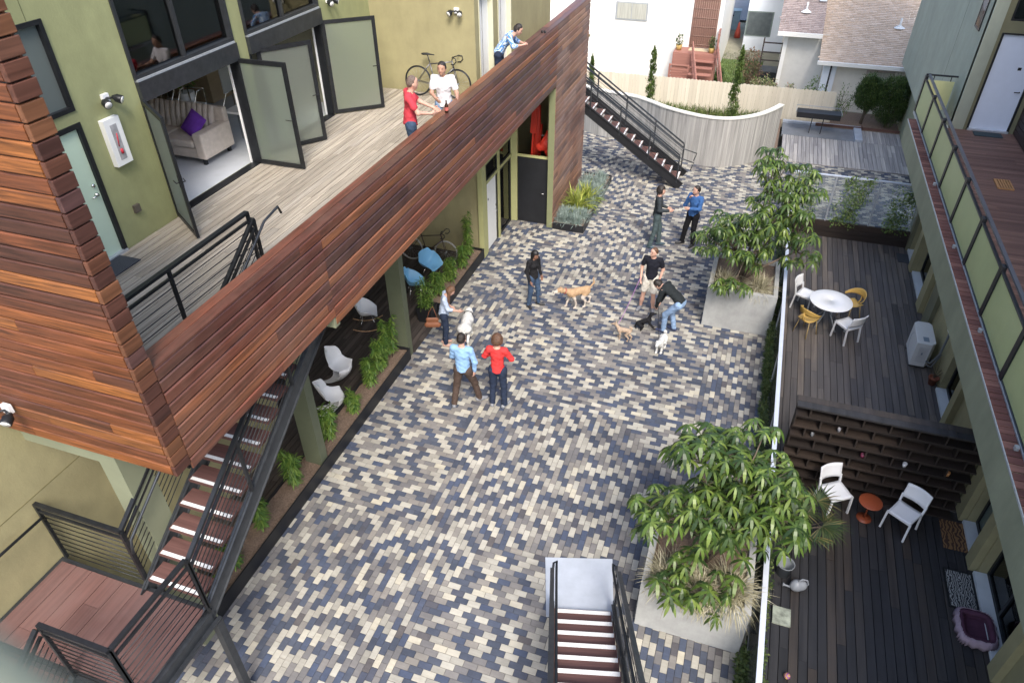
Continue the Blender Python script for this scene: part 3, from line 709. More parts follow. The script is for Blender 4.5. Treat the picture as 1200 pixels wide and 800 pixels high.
# B: flight at the far end of the parapet
SB = thing('steel_staircase', 'black steel stair past the far end of the wood parapet, before the curved wall', 'staircase', (-1.9, 22.6, 0))
NB = 25; rb = 4.55/NB; ru = .27
for k in range(1, 15):
    x1 = -1.98-(k-1)*ru; grip_tread(SB, x1-.285, x1, 22.16, 23.04, k*rb, 'X')
stringer(SB, (-1.86, 22.10, .06), (-6.0, 22.10, .06+4.14*rb/ru), mt=BLACKP, h=.30); stringer(SB, (-1.86, 23.10, .06), (-6.0, 23.10, .06+4.14*rb/ru), mt=BLACKP, h=.30)
def sx(x): return (-1.9-x)*rb/ru
for y in (22.10, 23.10):
    rail_panel(SB, (-2.0, y, sx(-2.0)+.12), (-6.0, y, sx(-6.0)+.12), h=.93, wires=5, mid=3, flat=.04, matr=STEEL, low=.15)
for y in (22.20, 23.0):
    d = MB(); handrail(d, [(-1.62, y, .62), (-1.55, y, .88), (-2.0, y, sx(-2)+.92), (-6.0, y, sx(-6)+.92)]); d.build('handrail', STEEL, SB)
d = MB(); d.box(-9.0, -6.0, 21.64, 23.15, sx(-6.0)-.1, sx(-6.0)+.02); d.build('stair_landing', STEEL, SB)
# C: rotated flight near the camera, with its concrete pad
angC = math.atan2(.22, .83)
SC = thing('steel_staircase', 'black steel stair with white nosings rising toward the viewer at the bottom centre', 'staircase', (-1.06, 6.19, 0), angC)
def locC(d, name, m, par=SC): o = d.build(name, m, None, LOCAL); o.parent = par; return o
for k in range(1, 14):
    y = -(k-1)*.285; d = MB(); d.box(-.435, .435, y-.30, y, k*.18-.045, k*.18); t = locC(d, 'tread', COMPOX)
    d = MB(); d.box(-.42, .42, y-.068, y-.008, k*.18, k*.18+.004); o = d.build('grip_strip', STRIP, None, LOCAL); o.parent = t
for s in (-1, 1):
    X = s*.47; d = MB(); d.beam((X, .10, .06), (X, -3.7, .06+3.8*.18/.285), .012, .30); d.beam((X, .10, .21), (X, -3.7, .21+3.8*.18/.285), .07, .012); locC(d, 'stringer', STEEL)
    zz = lambda y: .1-y*.18/.285
    a = Vector((X+s*.02, .62, .02)); 
    d = MB(); d.beam((X+s*.02, .12, zz(.12)+.98), (X+s*.02, -3.7, zz(-3.7)+.98), .06, .035); locC(d, 'top_rail', STEEL)
    for y in (.08, -1.2, -2.4, -3.6):
        d = MB(); d.box(X+s*.02-.02, X+s*.02+.02, y-.02, y+.02, zz(y)-.06, zz(y)+.97); locC(d, 'post', STEEL)
    d = MB()
    for i in range(7): h = .16+i*.11; d.tube([(X+s*.02, .08, zz(.08)+h), (X+s*.02, -3.6, zz(-3.6)+h)], .007, 5)
    locC(d, 'wires', STEEL)
    d = MB(); xi = X-s*.045
    handrail(d, [(X+s*.01, .18, .80), (X+s*.0, .34, .84), (xi, .36, .86), (xi, .26, zz(.2)+.86), (xi, .0, zz(0)+.86), (xi, -3.7, zz(-3.7)+.86)]); locC(d, 'handrail', BLACK)
d = MB(); P4 = [unproj(639,654), unproj(717.5,656), unproj(719,727), unproj(640,722)]
d.prism(P4, -.02, .035); struct(d.build('concrete_pad', CONCW))
# ------------------------------------------------------------------ right building
RB = thing('balcony_building', 'sage green building with brick-edged balcony along the right side of the patios', 'building', (5.05, 1.0, -.5))
w = MB()
XW = 5.05
solids = [(1.2, 7.68), (9.42, 9.75), (10.56, 13.30), (14.45, 18.05), (19.68, 20.08), (20.98, 21.6)]
for a, b in solids: w.box(XW, XW+.35, a, b, -.6, 2.5)
w.build('patio_wall', OCHREW, RB)
for a, b in ((9.46, 9.74), (13.02, 13.28), (17.6, 18.04), (19.70, 20.04), (7.40, 7.66), (10.58, 10.9)): w = MB(); w.box(XW-.12, XW-.002, a, b, -.5, 2.5); w.build('pier', OCHREW, RB)
for a, b, q in ((16.6, 17.15, .1), (21.0, 21.55, .1), (11.0, 11.35, .25)): w = MB(); w.box(XW-q, XW-.002, a, b, -.5, 2.5); w.build('pier', OLIVEW, RB)
for a, b, milky in ((7.68, 9.42, 0), (9.75, 10.56, 1), (13.30, 14.45, 0), (18.05, 19.68, 0), (20.08, 20.98, 1)):
    d = MB(); frame_x(d, XW+.14, XW+.22, a, b, -.42, 1.75, .06); d.box(XW+.14, XW+.22, a, b, 1.75, 2.5)
    if b-a > 1.1: d.box(XW+.14, XW+.22, (a+b)/2-.03, (a+b)/2+.03, -.36, 1.7)
    f = d.build('patio_door', BLACK, RB)
    d = MB(); d.box(XW+.17, XW+.185, a+.06, b-.06, -.36, 1.69); d.build('pane', glassmat('pale_door_glass', (.5,.55,.52), .2, .08, (.30,.38,.34)) if milky else DKGL, f)
    d = MB(); d.box(XW-.06, XW+.14, a+.01, b-.01, -.497, -.43); d.build('sill', SILL, RB)
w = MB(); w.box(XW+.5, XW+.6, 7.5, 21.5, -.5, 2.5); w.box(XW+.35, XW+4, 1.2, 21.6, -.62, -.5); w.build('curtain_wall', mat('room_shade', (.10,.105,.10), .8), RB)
# balcony: edge beam, tile course, slab and floor
w = MB(); w.box(4.0, 4.20, 1.0, 21.65, 2.46, 3.07); w.build('edge_beam', SAGEW, RB)
w = MB(); w.box(4.22, 9, 1.0, 21.65, 2.5, 3.02); w.build('balcony_slab', mat('soffit_plaster', (.3,.3,.24), .8), RB)
w = MB(); y = 1.0
while y < 21.6: w.box(4.012, 4.205, y+.010, y+.140, 3.05, 3.085+random.uniform(-.002,.002)); y += .15
w.build('brick_course', BRICKR, RB)
w = MB(); w.box(3.992, 4.006, 1.0, 21.65, 3.06, 3.092); w.box(4.21, 4.26, 1.0, 22.4, 3.03, 3.10); w.build('flashing', GALV, RB)
w = rects_boards(4.27, 9, 1.0, 21.3, 3.06, axis='X', w=.09, gap=.006, L=(2, 4)); w.build('balcony_floor', BALC, RB)
# railing with pale panels
BRL = thing('balcony_railing', 'balcony railing of pale green panels between black posts above the brick edge', 'railing', (4.25, 12, 3.08))
ys = [22.36-1.755*i for i in range(13)]
for i, y in enumerate(ys):
    d = MB(); d.box(4.215, 4.285, y-.065, y+.065, 3.08, 4.06); d.build('post', BLACKP, BRL)
    if i: 
        d = MB(); d.box(4.24, 4.252, y+.07, ys[i-1]-.07, 3.13, 3.96); d.build('panel', PANELG, BRL)
d = MB(); d.box(4.225, 4.275, ys[-1], 22.4, 3.085, 3.125); d.box(4.225, 4.275, ys[-1], 22.4, 3.96, 3.99); d.build('panel_rail', STEEL, BRL)
d = MB(); d.box(4.27, 4.33, ys[-1], 22.4, 4.08, 4.115); d.build('top_rail', mat('rail_blue_grey', (.09,.10,.13), .35, .1, 4, 0, metal=.4), BRL)
d = MB(); d.box(4.30, 4.96, 22.33, 22.35, 3.2, 3.96); d.build('end_panel', mat('yellow_panel', (.58,.58,.30), .4, .03), BRL)
d = MB(); d.box(4.22, 5.0, 22.31, 22.37, 4.08, 4.115); d.box(4.42, 4.44, 22.33, 22.35, 3.96, 4.08); d.box(4.84, 4.86, 22.33, 22.35, 3.96, 4.08); d.build('end_rail', BLACKP, BRL)
for y in (17.2, 14.2, 11.3, 8.5): d = MB(); d.box(4.12, 4.17, y-.03, y+.03, 3.09, 3.15); d.build('bracket', GALV, BRL)
# wall beyond, door wall and dark partition
w = MB(); w.box(5.0, 5.3, 21.3, 31.6, 2.0, 12.0); w.build('side_wall', SAGEW2, RB)
w = MB(); w.box(4.998, 5.002, 24.05, 24.07, 2.0, 12.0); w.build('wall_joint', mat('joint_sage', (.13,.15,.11), .8), RB)
d = MB(); frame_x(d, 4.97, 4.998, 21.9, 22.5, 5.35, 6.3, .05); f = d.build('window', BLACK, RB); d = MB(); d.box(4.975, 4.985, 21.95, 22.45, 5.4, 6.25); d.build('pane', DKGL, f)
w = MB(); wall_y(w, 21.34, 21.5, 5.0, 9, 3.0, 12.0, [(5.38, 6.38, 3.06, 5.48), (5.45, 6.9, 5.75, 7.6)]); w.build('door_wall', OLIVEW, RB)
w = MB(); w.box(5.3, 5.36, 24, 32.0, -.6, 2.0); w.box(5.3, 9, 31.4, 31.6, -.6, 12); w.build('ground_floor_wall', SAGEW, RB)
d = MB(); d.box(5.43, 6.33, 21.38, 21.42, 3.10, 5.44); bd = d.build('balcony_door', mat('blue_white_door', (.60,.66,.78), .5, .02), RB)
d = MB(); d.box(6.02, 6.10, 21.372, 21.378, 4.62, 4.69); d.build('peephole', BLACK, bd)
d = MB(); d.tube([(6.26, 21.38, 4.1), (6.26, 21.32, 4.1), (6.13, 21.32, 4.1)], .012); d.build('handle', BLACK, bd)
d = MB(); d.box(5.38, 5.43, 21.33, 21.45, 3.06, 5.48); d.box(6.33, 6.38, 21.33, 21.45, 3.06, 5.48); d.box(5.43, 6.33, 21.33, 21.45, 5.44, 5.48); d.build('door_frame', BLACK, RB)
d = MB(); d.box(5.40, 6.36, 21.27, 21.40, 3.06, 3.10); d.build('threshold', ALU, RB)
d = MB(); d.box(5.45, 5.5, 21.36, 21.44, 5.75, 7.6); d.box(5.5, 6.9, 21.36, 21.44, 5.75, 5.80); f = d.build('window', BLACK, RB); d = MB(); d.box(5.5, 6.9, 21.4, 21.41, 5.8, 7.6); d.build('pane', DKGL, f)
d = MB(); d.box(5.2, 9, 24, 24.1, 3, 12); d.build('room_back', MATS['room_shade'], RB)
w = MB(); cladding(w, 'x', 14.0, 21.3, 3.08, 6.0, 6.5, pitch=.14); w.build('partition_boards', DKSID, RB)
w = MB(); w.box(6.5, 6.62, 14.0, 21.3, 3.06, 6.0); w.build('partition', BLACKP, RB)
w = MB(); w.box(6.7, 9, 1.0, 14.0, 3.06, 11.0); w.box(6.64, 9, 14.0, 21.3, 6.02, 11.0); w.build('unseen_upper_wall', SAGEW, RB)  # upper floors out of view, added to shade the sunken patios
d = MB(); d.box(5.52, 6.18, 20.88, 21.2, 3.063, 3.08); tag(d.build('doormat', mat('teal_mat', (.03,.05,.06), .95, .2, 60, .4), None, LOCAL), 'dark doormat before the pale blue balcony door', 'doormat')
d = MB()
for i in range(6): d.box(5.50+i*.055, 5.535+i*.055, 17.5, 18.0, 3.065, 3.09)
d.box(5.47, 5.50, 17.5, 18.0, 3.065, 3.092); d.box(5.5, 5.8, 17.48, 17.5, 3.065, 3.09); d.box(5.5, 5.8, 18.0, 18.02, 3.065, 3.09)
tag(d.build('wood_grate', mat('orange_teak', (.42,.22,.09), .6, .15, 8, .1), None, LOCAL), 'small slatted teak grate on the balcony floor', 'grate')

# ------------------------------------------------------------------ patio fences, divider, furniture
SF = thing('glass_fence', 'long glass fence with pale rail between courtyard planters and sunken patios', 'fence', (1.40, 12, 0))
ys = [5.0-1.9*1, 5.0, 6.9, 8.8, 10.7, 12.6, 14.5, 16.4, 18.3, 20.2, 21.2]
for a, b in zip(ys, ys[1:]):
    d = MB(); d.box(1.395, 1.405, a+.02, b-.02, .05, 1.12); d.build('pane', GLASS, SF)
    d = MB(); d.box(1.38, 1.42, b-.02, b+.02, -.3, 1.13); d.build('post', ALU, SF)
d = MB(); d.box(1.365, 1.44, 1.5, 21.24, 1.13, 1.165); d.build('top_rail', mat('rail_white', (.62,.66,.74), .35, .05, 5, 0, metal=.2), SF)
d = MB(); d.box(1.385, 1.415, 1.5, 21.2, -.01, .05); d.build('bottom_rail', ALU, SF)
EF = thing('glass_fence', 'glass end fence overgrown with a light vine at the far edge of the upper patio', 'fence', (3.2, 21.2, 0))
for a, b in ((1.44, 2.6), (2.6, 3.8), (3.8, 4.98)):
    d = MB(); d.box(a+.02, b-.02, 21.195, 21.205, .05, 1.40); d.build('pane', GLASS, EF)
    d = MB(); d.box(b-.02, b+.02, 21.18, 21.22, 0, 1.42); d.build('post', ALU, EF)
d = MB(); d.box(1.36, 5.0, 21.17, 21.23, 1.40, 1.435); d.build('top_rail', MATS['rail_white'], EF)
w = MB()
for k in range(3): w.box(1.45, 5.05, 21.142, 21.165, -.5+k*.17+.004, -.5+(k+1)*.17-.004)
w.build('retaining_boards', DKSHELF, None, LOCAL); tag(bpy.data.objects['retaining_boards'], 'low dark timber retaining wall under the glass end fence', 'retaining wall')
w = MB()
for k in range(3): w.box(1.45, 1.475, 1.5, 21.13, -.5+k*.17+.004, -.5+(k+1)*.17-.004)
tag(w.build('retaining_boards', DKSHELF, None, LOCAL), 'long low timber retaining wall under the side glass fence', 'retaining wall')
# divider: dark cubby-hole screen
DV = thing('cubby_divider', 'dark timber screen of open cubby shelves dividing the two patios', 'shelf', (3.3, 10.6, -.5))
x0, x1, yb, yf, z0, z1 = 1.72, 4.80, 10.72, 10.52, -.5, 1.44
d = MB(); d.box(x0, x1, yb, yb+.02, z0, z1-.02); bp_ = d.build('back_panel', mat('shelf_back', (.028,.019,.014), .8, .35, 5, .2), DV)
d = rects_boards(x0-.02, x1+.02, yf-.03, yb+.09, z1+.03, axis='X', w=.13, gap=.006, th=.035, L=(3.5, 4)); d.build('cap', DECKDK, DV)
nr = 8; rh = (z1-z0)/nr; cw = .44
d = MB()
for r in range(nr): d.box(x0, x1, yf, yb, z0+r*rh+.0, z0+r*rh+.035)
d.build('shelf', DKSHELF, DV)
d = MB()
for r in range(nr):
    x = x0+(.22 if r % 2 else 0)
    while x < x1: 
        if x > x0-.01: u_ = MB(); u_.box(x, x+.025, yf+.005, yb, z0+r*rh+.035, z0+(r+1)*rh); u_.build('upright', DKSHELF, DV)
        x += cw
def small_pot(x, z, m, label, name='tealight_cup', cat='cup', r=.04):
    d = MB(); d.lathe([(0,0),(r*.75,0),(r,.085),(r*.86,.085),(r*.7,.02),(0,.02)], 16, c=(x, 10.58, z)); tag(d.build(name, m, None, LOCAL), label, cat)
zr = lambda r: z0+r*rh+.036
small_pot(3.02, zr(4), mat('plum_glaze', (.18,.03,.07), .3), 'plum cup on a cubby shelf, middle of the divider'); small_pot(3.72, zr(4), WHITEPL, 'white cup on a cubby shelf behind the right armless chair'); small_pot(4.42, zr(4), mat('amber_glaze', (.6,.28,.10), .3), 'amber cup on the cubby shelf nearest the building', r=.034)
small_pot(2.5, zr(6), mat('grey_glaze', (.28,.28,.3), .3), 'small grey cup high on the left of the divider', r=.03); small_pot(2.1, zr(5), mat('slate_glaze', (.16,.17,.18), .3), 'small slate cup at the far left of the divider', r=.03)

def white_chair(label, loc, rz, group='white stacking patio chairs'):
    t = thing('patio_chair', label, 'chair', (0,0,0), 0, group)
    b = MB(); P = []
    for i in range(7):
        v = i/6; row = []
        for j in range(9):
            u = j/8-.5; row.append((u*.43*(1-.06*v), -.21+.42*v-.0, .445+.012*math.cos(u*math.pi)*-1+(.012 if v > .9 else 0)))
        P.append(row)
    b.grid(P); b.build('seat', WHITEPL, t, LOCAL, solid=.022)
    b = MB(); P = []
    for i in range(6):
        v = i/5; row = []
        for j in range(11):
            u = j/10-.5; row.append((u*.44, -.225-.07*v-.05*(1-(2*u)**2), .535+.29*v))
        P.append(row)
    b.grid(P); b.build('backrest', WHITEPL, t, LOCAL, solid=.02)
    for sx in (-1, 1):
        b = MB(); b.beam((sx*.205, .19, .44), (sx*.215, .205, 0), .032, .032, (0,1,0)); b.build('leg', WHITEPL, t, LOCAL)
        b = MB(); b.beam((sx*.205, -.20, .44), (sx*.215, -.25, 0), .032, .032, (0,1,0)); b.beam((sx*.207, -.20, .42), (sx*.213, -.232, .60), .034, .03, (0,1,0)); b.build('leg', WHITEPL, t, LOCAL)
    b = MB(); b.beam((-.205, -.20, .425), (.205, -.20, .425), .03, .03); b.beam((-.205, .19, .425), (.205, .19, .425), .03, .03); b.beam((-.2, -.2, .425), (-.2, .19, .425), .02, .03); b.beam((.2, -.2, .425), (.2, .19, .425), .02, .03); b.build('seat_frame', WHITEPL, t, LOCAL)
    t.location = loc; t.rotation_euler = (0,0,rz); return t
# front of a chair is local +Y
wc = white_chair('white chair left of the orange stool, palm fronds over it', (2.72, 10.16, -.5), R(213))
dup(wc, (3.86, 10.02, -.5), R(146), 'white chair right of the orange stool')
dup(wc, (2.14, 16.92, -.5), R(-115), 'white chair nearest the glass fence at the round table')
dup(wc, (3.10, 15.83, -.5), R(40), 'white chair on the near right side of the round table')
def yellow_chair(label, loc, rz):
    t = thing('plywood_chair', label, 'chair', (0,0,0), 0, 'yellow bent plywood chairs')
    Y = mat('yellow_ply', (.62,.40,.11), .4, .08, 5, .02)
    b = MB(); P = []
    for i in range(8):
        v = i/7; row = []
        for j in range(9):
            u = j/8-.5; wd = .40*(1-.35*abs(v-.45)*1.0); row.append((u*wd, -.2+.40*v, .44+.03*(2*u)**2-.02*(v > .9)))
        P.append(row)
    b.grid(P); b.build('seat', Y, t, LOCAL, solid=.014)
    b = MB(); P = []
    for i in range(5):
        v = i/4; row = []
        for j in range(17):
            a = math.pi*(-.05+1.10*j/16); rr = .26+.02*v; hz = math.sin(min(max(a, 0), math.pi))
            row.append((rr*math.cos(a), .02-rr*.95*math.sin(a), .60+.03*hz+(.05+.13*hz)*v))
        P.append(row)
    b.grid(P); b.build('backrest', Y, t, LOCAL, solid=.014)
    for sx, yy in ((-1,.15),(1,.15),(-1,-.17),(1,-.17)):
        b = MB(); b.tube([(sx*.14, yy*.8, .43), (sx*.2, yy*1.2, 0)], .012); b.build('leg', mat('brass_leg', (.45,.33,.15), .4, 0, 1, 0), t, LOCAL)
    b = MB(); b.tube([(0, -.16, .43), (0, -.235, .5), (0, -.25, .68)], .02); b.build('back_support', Y, t, LOCAL)
    t.location = loc; t.rotation_euler = (0,0,rz); return t
yc = yellow_chair('yellow plywood chair at the far right of the round table', (3.22, 16.78, -.5), R(125))
dup(yc, (2.20, 15.78, -.5), R(-40), 'yellow plywood chair on the near left of the round table')
t = thing('round_table', 'round white pedestal table on the upper patio', 'table', (2.65, 16.28, -.5))
b = MB(); b.lathe([(0,.715),(.485,.715),(.5,.722),(.5,.735),(.49,.742),(.03,.742),(.028,.738),(0,.738)], 48, c=t.location); b.build('tabletop', WHITEPL, t)
for k in range(4):
    a = R(45+90*k); c, s = math.cos(a), math.sin(a); b = MB(); b.tube([t.location+Vector((c*.10, s*.10, .71)), t.location+Vector((c*.12, s*.12, .35)), t.location+Vector((c*.36, s*.36, .01))], .018); b.build('leg', GALV, t)
t = thing('side_table', 'round orange metal stool table between the two white chairs', 'stool', (3.30, 10.08, -.5))
OR = mat('orange_metal', (.30,.07,.028), .4, .05, 4, 0)
b = MB(); b.lathe([(0,.435),(.19,.435),(.20,.44),(.20,.455),(.19,.46),(0,.46)], 32, c=t.location); b.build('tabletop', OR, t)
b = MB(); b.tube([t.location+Vector((0,0,.02)), t.location+Vector((0,0,.44))], .014); b.build('stem', OR, t)
b = MB(); b.lathe([(0,0),(.13,0),(.13,.012),(.03,.02),(0,.03)], 28, c=t.location); b.build('base', OR, t)
# AC unit
t = thing('air_conditioner', 'white outdoor air conditioning unit against the ochre patio wall', 'air conditioner', (4.72, 15.55, -.5))
b = MB(); pts = [(4.48, 15.1), (4.80, 15.1), (4.88, 15.2), (4.88, 15.95), (4.82, 16.03), (4.58, 16.03), (4.50, 15.95)]; b.prism(pts, -.42, .22); b.build('casing', mat('ac_white', (.66,.66,.64), .45, .03), t, bevel=.012)
b = MB(); b.box(4.60, 4.70, 15.093, 15.10, -.10, -.02); b.box(4.56, 4.76, 15.096, 15.1, -.3, .12); b.build('service_cover', mat('ac_panel', (.58,.58,.57), .5), t)
b = MB(); b.box(4.632, 4.665, 15.088, 15.093, -.09, -.03); b.box(4.62, 4.74, 15.2, 15.38, .221, .2225); b.build('label_plate', mat('blue_grey_label', (.2,.25,.3), .5), t)
b = MB(); b.box(4.5, 4.86, 15.2, 15.25, -.5, -.42); b.box(4.5, 4.86, 15.85, 15.9, -.5, -.42); b.build('foot', BLACK, t)
b = MB(); fan = [(4.497, 15.53+.26*math.cos(k/24*2*math.pi), -.1+.26*math.sin(k/24*2*math.pi)) for k in range(24)]; b.tube(fan, .008, 5, closed=True)
for k in range(6): b.tube([(4.497, 15.53, -.1), fan[k*4]], .004, 4)
b.build('fan_grille', GALV, t)
b = MB(); b.tube([(4.80, 15.1, -.25), (4.86, 15.0, -.22), (4.95, 14.95, .1), (4.98, 15.0, .5), (5.0, 15.1, .78), (5.03, 15.12, .9)], .025)
b.tube([(4.80, 15.1, -.33), (4.9, 14.98, -.3), (4.99, 14.96, .1)], .015); b.build('pipe', mat('pipe_wrap', (.16,.17,.17), .7), t)
b = MB(); b.box(4.95, 5.04, 15.05, 15.25, .8, 1.15); b.box(4.97, 5.04, 15.08, 15.2, .62, .76); b.build('isolator_box', WHITEPL, t)
t = thing('plant_pot', 'terracotta pot with a sparse dry plant beside the air conditioner', 'plant pot', (4.93, 14.62, -.5))
b = MB(); b.lathe([(0,0),(.07,0),(.10,.17),(.112,.17),(.112,.20),(.095,.20),(.09,.16),(0,.16)], 20, c=t.location); b.build('pot', mat('terracotta', (.30,.10,.055), .8, .1, 5, .1), t)
b = MB()
for k in range(26):
    a = random.uniform(0, 6.28); l = random.uniform(.15, .45); r0 = t.location+Vector((0,0,.17)); m_ = r0+Vector((math.cos(a)*l*.3, math.sin(a)*l*.3, l*.5)); e = r0+Vector((math.cos(a)*l*.8, math.sin(a)*l*.8, l*random.uniform(.1,.8))); b.tube([r0, m_, e], [.004,.003,.001], 4)
b.build('dry_stems', mat('dry_stem', (.10,.08,.05), .9), t)
# mats, rug, dog bed, bucket, can, tile, ball
d = MB(); d.box(4.60, 5.02, 9.83, 10.50, -.498, -.485); tag(d.build('doormat', ringmat('coir_mat', (.22,.12,.05), (.06,.03,.02), 'wave', 5, .95), None, LOCAL), 'brown patterned coir doormat at the lower patio door', 'doormat')
d = MB(); d.box(4.52, 4.98, 8.58, 9.38, -.498, -.488); t = tag(d.build('rug', BLACK, None, LOCAL), 'black and white patterned rug before the wide glass door', 'rug')
d = MB(); d.box(4.555, 4.945, 8.615, 9.345, -.4879, -.484); d.build('woven_field', ringmat('rug_pattern', (.03,.03,.035), (.30,.31,.30), 'wave', 9, .95), t)
d = MB(); d.box(4.68, 5.02, 20.2, 20.72, -.498, -.486); tag(d.build('doormat', MATS['slate_mat'], None, LOCAL), 'dark doormat at the far corner of the upper patio', 'doormat')
t = thing('dog_bed', 'purple dog bed with a pale ruffled rim near the glass door', 'dog bed', (4.83, 8.22, -.5))
PU = cloth('purple_fleece', (.085,.035,.06)); PK = cloth('pink_ruffle', (.34,.26,.31))
loop = []
for k in range(28):
    a = 2*math.pi*k/28; c, s = math.cos(a), math.sin(a); sg = lambda q: math.copysign(abs(q)**.42, q)
    loop.append(Vector((4.83+.215*sg(c), 8.22+.25*sg(s), -.5)))
b = MB(); b.tube([p+Vector((0,0,.13)) for p in loop], .05, 10, closed=True); b.tube([p+Vector((0,0,.05)) for p in loop], .05, 10, closed=True); b.build('bolster', PU, t)
b = MB(); vs = []
for k in range(56):
    p = loop[k//2].lerp(loop[(k//2+1) % 28], .5*(k % 2)); c = Vector((4.83, 8.22, -.5)); n = (p-c).normalized(); o_ = .050+(.034 if k % 2 else 0)
    vs.append([p+n*o_*1.1+Vector((0,0,.02)), p+n*(o_+.008)+Vector((0,0,.12)), p+n*o_*.5+Vector((0,0,.19))])
b.grid([[vs[k % 56][j] for k in range(57)] for j in range(3)]); b.build('ruffle', PK, t, solid=.006)
b = MB(); b.prism([(p.x*.9+4.83*.1, p.y*.9+8.22*.1) for p in loop], -.49, -.44); b.build('cushion', PU, t, bevel=.01)
t = thing('bucket', 'grey plastic bucket on the lower patio beside the glass fence', 'bucket', (1.93, 8.38, -.5))
GP = mat('grey_plastic', (.20,.22,.24), .5, .05, 5, 0)
b = MB(); b.lathe([(0,0),(.105,0),(.135,.27),(.148,.272),(.148,.285),(.136,.285),(.128,.265),(.10,.02),(0,.02)], 28, c=t.location); b.build('pail', GP, t)
b = MB(); b.tube([t.location+Vector((.14*math.cos(R(a)), .10*math.sin(R(a)), .26-.08*abs(math.sin(R(a))))) for a in range(180, 361, 15)], .005, 6); b.build('handle', GALV, t)
t = thing('watering_can', 'grey watering can lying beside the grey bucket', 'watering can', (2.16, 8.12, -.5), R(20))
G2 = mat('light_grey_plastic', (.24,.26,.29), .45, .05, 5, 0)
fn = [cap((-.02,0,.12), (.05,0,.12), .115, .10, (0,1,0), .8)]
lo, hi = bounds(fn); b = sdf_mb(lambda P: np.maximum(sdf(fn, P), -P[..., 2]+.005), lo, hi, .012); b.build('body', G2, t, LOCAL)
b = MB(); b.tube([(-.09,0,.07), (-.18,0,.12), (-.235,0,.15)], [.022,.016,.014], 10); b.lathe([(0.012,0),(.032,.03),(.0,.034)], 14, M=Matrix.Rotation(R(-60),4,'Y'), c=(-.235,0,.15)); b.build('spout', G2, t, LOCAL)
b = MB(); b.tube([(-.02,.0,.23), (.04,0,.285), (.13,0,.25), (.17,0,.14), (.13,0,.08)], .013, 8); b.build('handle', G2, t, LOCAL)
d = MB(); d.box(1.80, 2.08, 7.36, 7.68, -.497, -.465); tag(d.build('stone_tile', mat('marbled_stone', (.30,.33,.27), .5, .45, 9, .1), None, LOCAL), 'square green-grey stone tile lying on the lower patio', 'tile')
d = MB(); d.lathe([(math.sin(R(a))*.05, .05-math.cos(R(a))*.05) for a in range(0, 181, 15)], 18, c=(2.05, 6.50, -.5)); tag(d.build('toy_ball', ringmat('ball_pattern', (.45,.28,.10), (.25,.08,.25), 'wave', 6, .4), None, LOCAL), 'small multicoloured ball at the bottom edge of the lower patio', 'ball')

# ------------------------------------------------------------------ porch planters and porch furniture
def planter_strip(y0, y1, label):
    t = thing('planter_trough', label, 'planter', (-6.6, (y0+y1)/2, 0)); d = MB()
    d.box(-6.37, -6.345, y0, y1, 0, .30); d.box(-6.86, -6.835, y0, y1, 0, .28); d.box(-6.835, -6.37, y0, y0+.02, 0, .30); d.box(-6.835, -6.37, y1-.02, y1, 0, .30); d.build('trough', BLACKP, t)
    d = MB(); P = []
    n = int((y1-y0)/.12)
    for i in range(n+1): P.append([(-6.835+.465*j/5, y0+.02+(y1-y0-.04)*i/n, .22+random.uniform(-.015,.02)) for j in range(6)])
    d.grid(P); d.build('soil', SOIL, t); return t
planter_strip(2.3, 11.2, 'long black steel planter trough along the porch edge, left of the courtyard'); planter_strip(13.05, 15.92, 'short black planter trough at the far end of the porch')
struct(rects_boards(-9.55, -6.87, 3.0, 16.0, .02, w=.12).build('porch_deck', PORCH)); b = rects_boards(-6.87, -6.36, 11.42, 13.03, .02, w=.12); struct(b.build('porch_step_deck', PORCH))
def panton(label, loc, rz):
    t = thing('cantilever_chair', label, 'chair', (0,0,0), 0, 'white S-shaped chairs on the porch')
    prof = [(-.285,.85,.14),(-.275,.82,.28),(-.25,.75,.40),(-.215,.66,.46),(-.17,.54,.46),(-.10,.45,.47),(0,.41,.49),(.12,.41,.50),(.22,.43,.49),(.275,.42,.46),(.285,.37,.44),(.24,.28,.40),(.14,.16,.36),(.03,.06,.38),(-.08,.015,.44),(-.2,.004,.46),(-.27,.002,.40)]
    # catmull-like smoothing
    P = []
    for i, (y, z, wd) in enumerate(prof):
        row = []
        for j in range(13):
            u = j/12*2-1
            curl = (.13 if z > .43 else .06)*(u*u)
            if z > .5: row.append((u*wd/2, y+curl, z-.03*u*u*(i == 0)))
            elif i < 9: row.append((u*wd/2, y, z+curl))
            else: row.append((u*wd/2, y-curl*1.9, z+ (0 if i < 13 else 0)))
        P.append(row)
    b = MB(); b.grid(P); b.build('shell', WHITEPL, t, LOCAL, solid=.014, subsurf=1); t.location = loc; t.rotation_euler = (0,0,rz); return t
pc = panton('white S-shaped chair farther along the porch, facing the courtyard', (-7.45, 10.0, .022), R(-95))
dup(pc, (-7.10, 9.05, .022), R(-60), 'white S-shaped chair nearer the stair, behind the planter')
